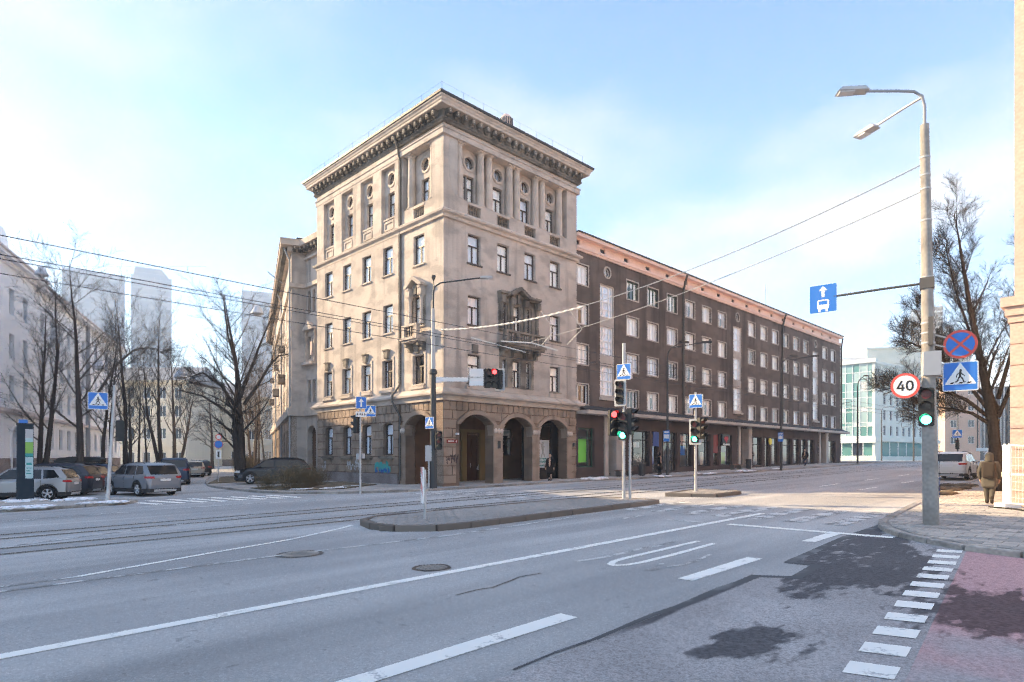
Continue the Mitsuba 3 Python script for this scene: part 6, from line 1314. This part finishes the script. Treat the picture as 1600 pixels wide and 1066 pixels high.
tower('slim pale far tower between the bus lane sign and the concrete pole', 472, 108, -80, 9, 12, 98)
tower('slim dark blue far tower just left of the concrete pole', 470, 97, -80, 7, 12, 98, 'dark_pane')
# glass corner building closing the street on the right
gl = thing('glass_building', 'pale teal glass fronted building closing the street beyond the brown block', 'building')
GF = Fr((124.4, 45), (0, -1), (-1, 0), G(124)); g0 = 5.2; gw_ = 11
put('frame', MB(GF).box(0, gw_, -.6, -.35, 3.6, 18.2), 'room_mid', gl); put('fascia', MB(GF).box(-.2, gw_ + .3, -.6, .5, 17.6, 18.3), 'glass_frame', gl); put('fascia', MB(GF).box(-.2, gw_ + .3, -.6, .5, 3.2, 4.4), 'glass_frame', gl)
cx = np.array([0, 1.1, 2.2, 3.3, 4.6, 5.0, 6.2, 7.4, 8.6, 9.8, 11]); cz = [4.4, 6.2, 6.9, 8.9, 9.6, 11.4, 12.6, 14.2, 16.0, 17.6]
for i in range(len(cx) - 1):
    for j in range(len(cz) - 1):
        r = rng.random(); solid = i == 4
        put('pane', MB(GF).box(cx[i] + .04, cx[i + 1] - .04, -.1 - .05 * rng.random(), -.06, cz[j] + .04, cz[j + 1] - .04), 'glass_frame' if solid or (j in (1, 3) and r < .3) else ('curtain_wall_pane' if r < .55 else ('curtain_wall_pane_b' if r < .8 else ('tower_pane' if r < .95 else 'glass_frame'))), gl)
for x in cx: put('mullion', MB(GF).box(x - .06, x + .06, -.2, .03, 4.4, 17.6), 'glass_frame', gl)
for z in cz: put('rail', MB(GF).box(0, gw_, -.2, .02, z - .06, z + .06), 'glass_frame', gl)
for i in range(6): put('shop_pane', MB(GF).box(i * 1.8 + .1, i * 1.8 + 1.7, -.5, -.4, .9, 3.2), 'tower_pane' if i % 2 else 'dark_pane', gl)
put('plinth', MB(GF).box(-.2, gw_ + .2, -.45, .1, -.5, .9), 'pale_render', gl)
GS = Fr((124.4, 34), (.985, -.09), (-.09, -.985), G(124))
sw = [(4 + i * 3.1, 5.2 + i * 3.1, z, z + 1.9) for i in range(9) for z in (4.6, 7.4, 10.2)]
put('side_wall', MB(GS).prism(sbox(0, -.5, 34, 17.8).difference(unary_union([hole(q) for q in sw])), -.4, 0), 'pale_render', gl)
for q in sw: b = put('window', MB(GS).prism(hole(q).difference(hole(q).buffer(-.1)), -.2, -.1), 'glass_frame', gl); put('pane', MB(GS).box(q[0], q[1], -.18, -.17, q[2], q[3]), 'dark_pane', b)
for i in range(7): put('shop_pane', MB(GS).box(3 + i * 4.2, 6.6 + i * 4.2, 0, .05, .8, 3.4), 'tower_pane', gl)
put('side_fascia', MB(GS).box(0, 34, 0, .4, 3.5, 4.2), 'pale_render', gl); put('side_fascia', MB(GS).box(0, 34, 0, .25, 17.4, 17.9), 'pale_render', gl)
block('pale_block', 'large pale block rising behind the glass building', 166, 47, -55, 12, 20, 26.5, 'pale_render'); block('pale_block', 'wide white block with a roof box behind the glass building', 152, 62, -62, 18, 14, 23.5, 'white_plaster')
block('peach_street_house', 'peach house with small windows far along the main street', 160.5, 30.3, -60, 6.5, 12, 18.5, 'peach_plaster', rows=(3.5, 7, 10.5, 14), ncol=2, w=1.2)
dkb = thing('striped_glass_house', 'dark blue vertically striped glass house at the far end of the main street', 'building')
DF = Fr((163.5, 25.2), (.42, -.907), (-.907, -.42), G(120)); put('wall', MB(DF).box(0, 16, -9, -.1, -.5, 15.5), 'dark_pane', dkb)
for i in range(28): put('fin', MB(DF).box(i * .58, i * .58 + .2, -.1, .15, 2.5, 15.5), 'sign_back' if i % 3 else 'pole_dark', dkb)
put('fascia', MB(DF).box(-.2, 16.2, -.3, .3, 1.9, 2.6), 'glass_frame', dkb)
for i, (x, y) in enumerate(((104, 33.5), (118, 31.2), (100, 22.5), (126, 22), (140, 14))):
    k = pole(['far dark lamp post before the glass building', 'second far dark lamp post before the glass building', 'far lamp post at the crossing beyond the brown block', 'far lamp post by the peach street house', 'farthest lamp post on the main street'][i], x, y, 8.5, .11, .06, 'pole_dark', 'far dark lamp posts', cat='lamp post', name='street_lamp', z=G(x))
    put('arm', MB(turned(x, y, -60, G(x))).tube([(0, 0, 8.4), (.2, 0, 8.9), (2.0, 0, 9.2)], .04, 5), 'pole_dark', k)
pole('far thin pole with a crossing sign before the glass building', 101, 33, 4.0, .06, .06, 'pole_dark', 'far dark lamp posts', z=G(101))
crossing_sign('tiny far crossing sign before the glass building', 100.9, 33, 4.7, 190, .8)
pole('far thin pole right of the concrete pole with a crossing sign and a signal', 72, 12.6, 3.2, .05, .05, 'pole_dark', 'far dark lamp posts', z=G(72))
crossing_sign('small far crossing sign seen just right of the concrete pole', 71.9, 12.6, 4.35, 185, .8); signal('small far traffic light seen just right of the concrete pole', 71.9, 12.6, 3.35, 185, None, .3)
# dried shrubs under the far trees read as one mass
hedge = tag(numbered('undergrowth'), 'brown leafless undergrowth along the wing front far down the side street', 'undergrowth', kind='stuff')
r = np.random.default_rng(5); n = 900
p = np.column_stack([25.5 + r.random(n) * 12, np.zeros(n), np.zeros(n)]); p[:, 1] = 66 + (p[:, 0] - 25.5) * 2.3 + r.normal(0, 1.2, n); p[:, 2] = G(p[:, 0])
A, B = grow(r, p, unit(np.column_stack([r.normal(0, .3, (n, 2)), np.ones(n)])), .7 + 1.2 * r.random(n), np.full(n, .012), 4, .15, .05); mb = MB().tubes(A, B, 3, False)
q = sprout(r, A, B, 5, .2, 1, 40, .5, .7); A, B = grow(r, q[0], q[1], q[2], np.full(len(q[2]), .008), 3, .2, .05); put('', mb.tubes(A, B, 3, False), 'twig_dry', key=hedge)

# ---------------------------------------------------------------- haze over the whole place
scene['haze_air'] = {'type': 'homogeneous', 'albedo': .96, 'sigma_t': .0006}
scene['haze'] = {'type': 'cube', 'to_world': T4().translate([250, 250, 55.2]) @ T4().scale([665, 665, 57]), 'bsdf': {'type': 'null'}, 'interior': {'type': 'ref', 'id': 'haze_air'}}
tag('haze', 'thin winter haze in the air of the whole street', 'haze', kind='stuff')
scene['camera']['medium'] = {'type': 'ref', 'id': 'haze_air'}
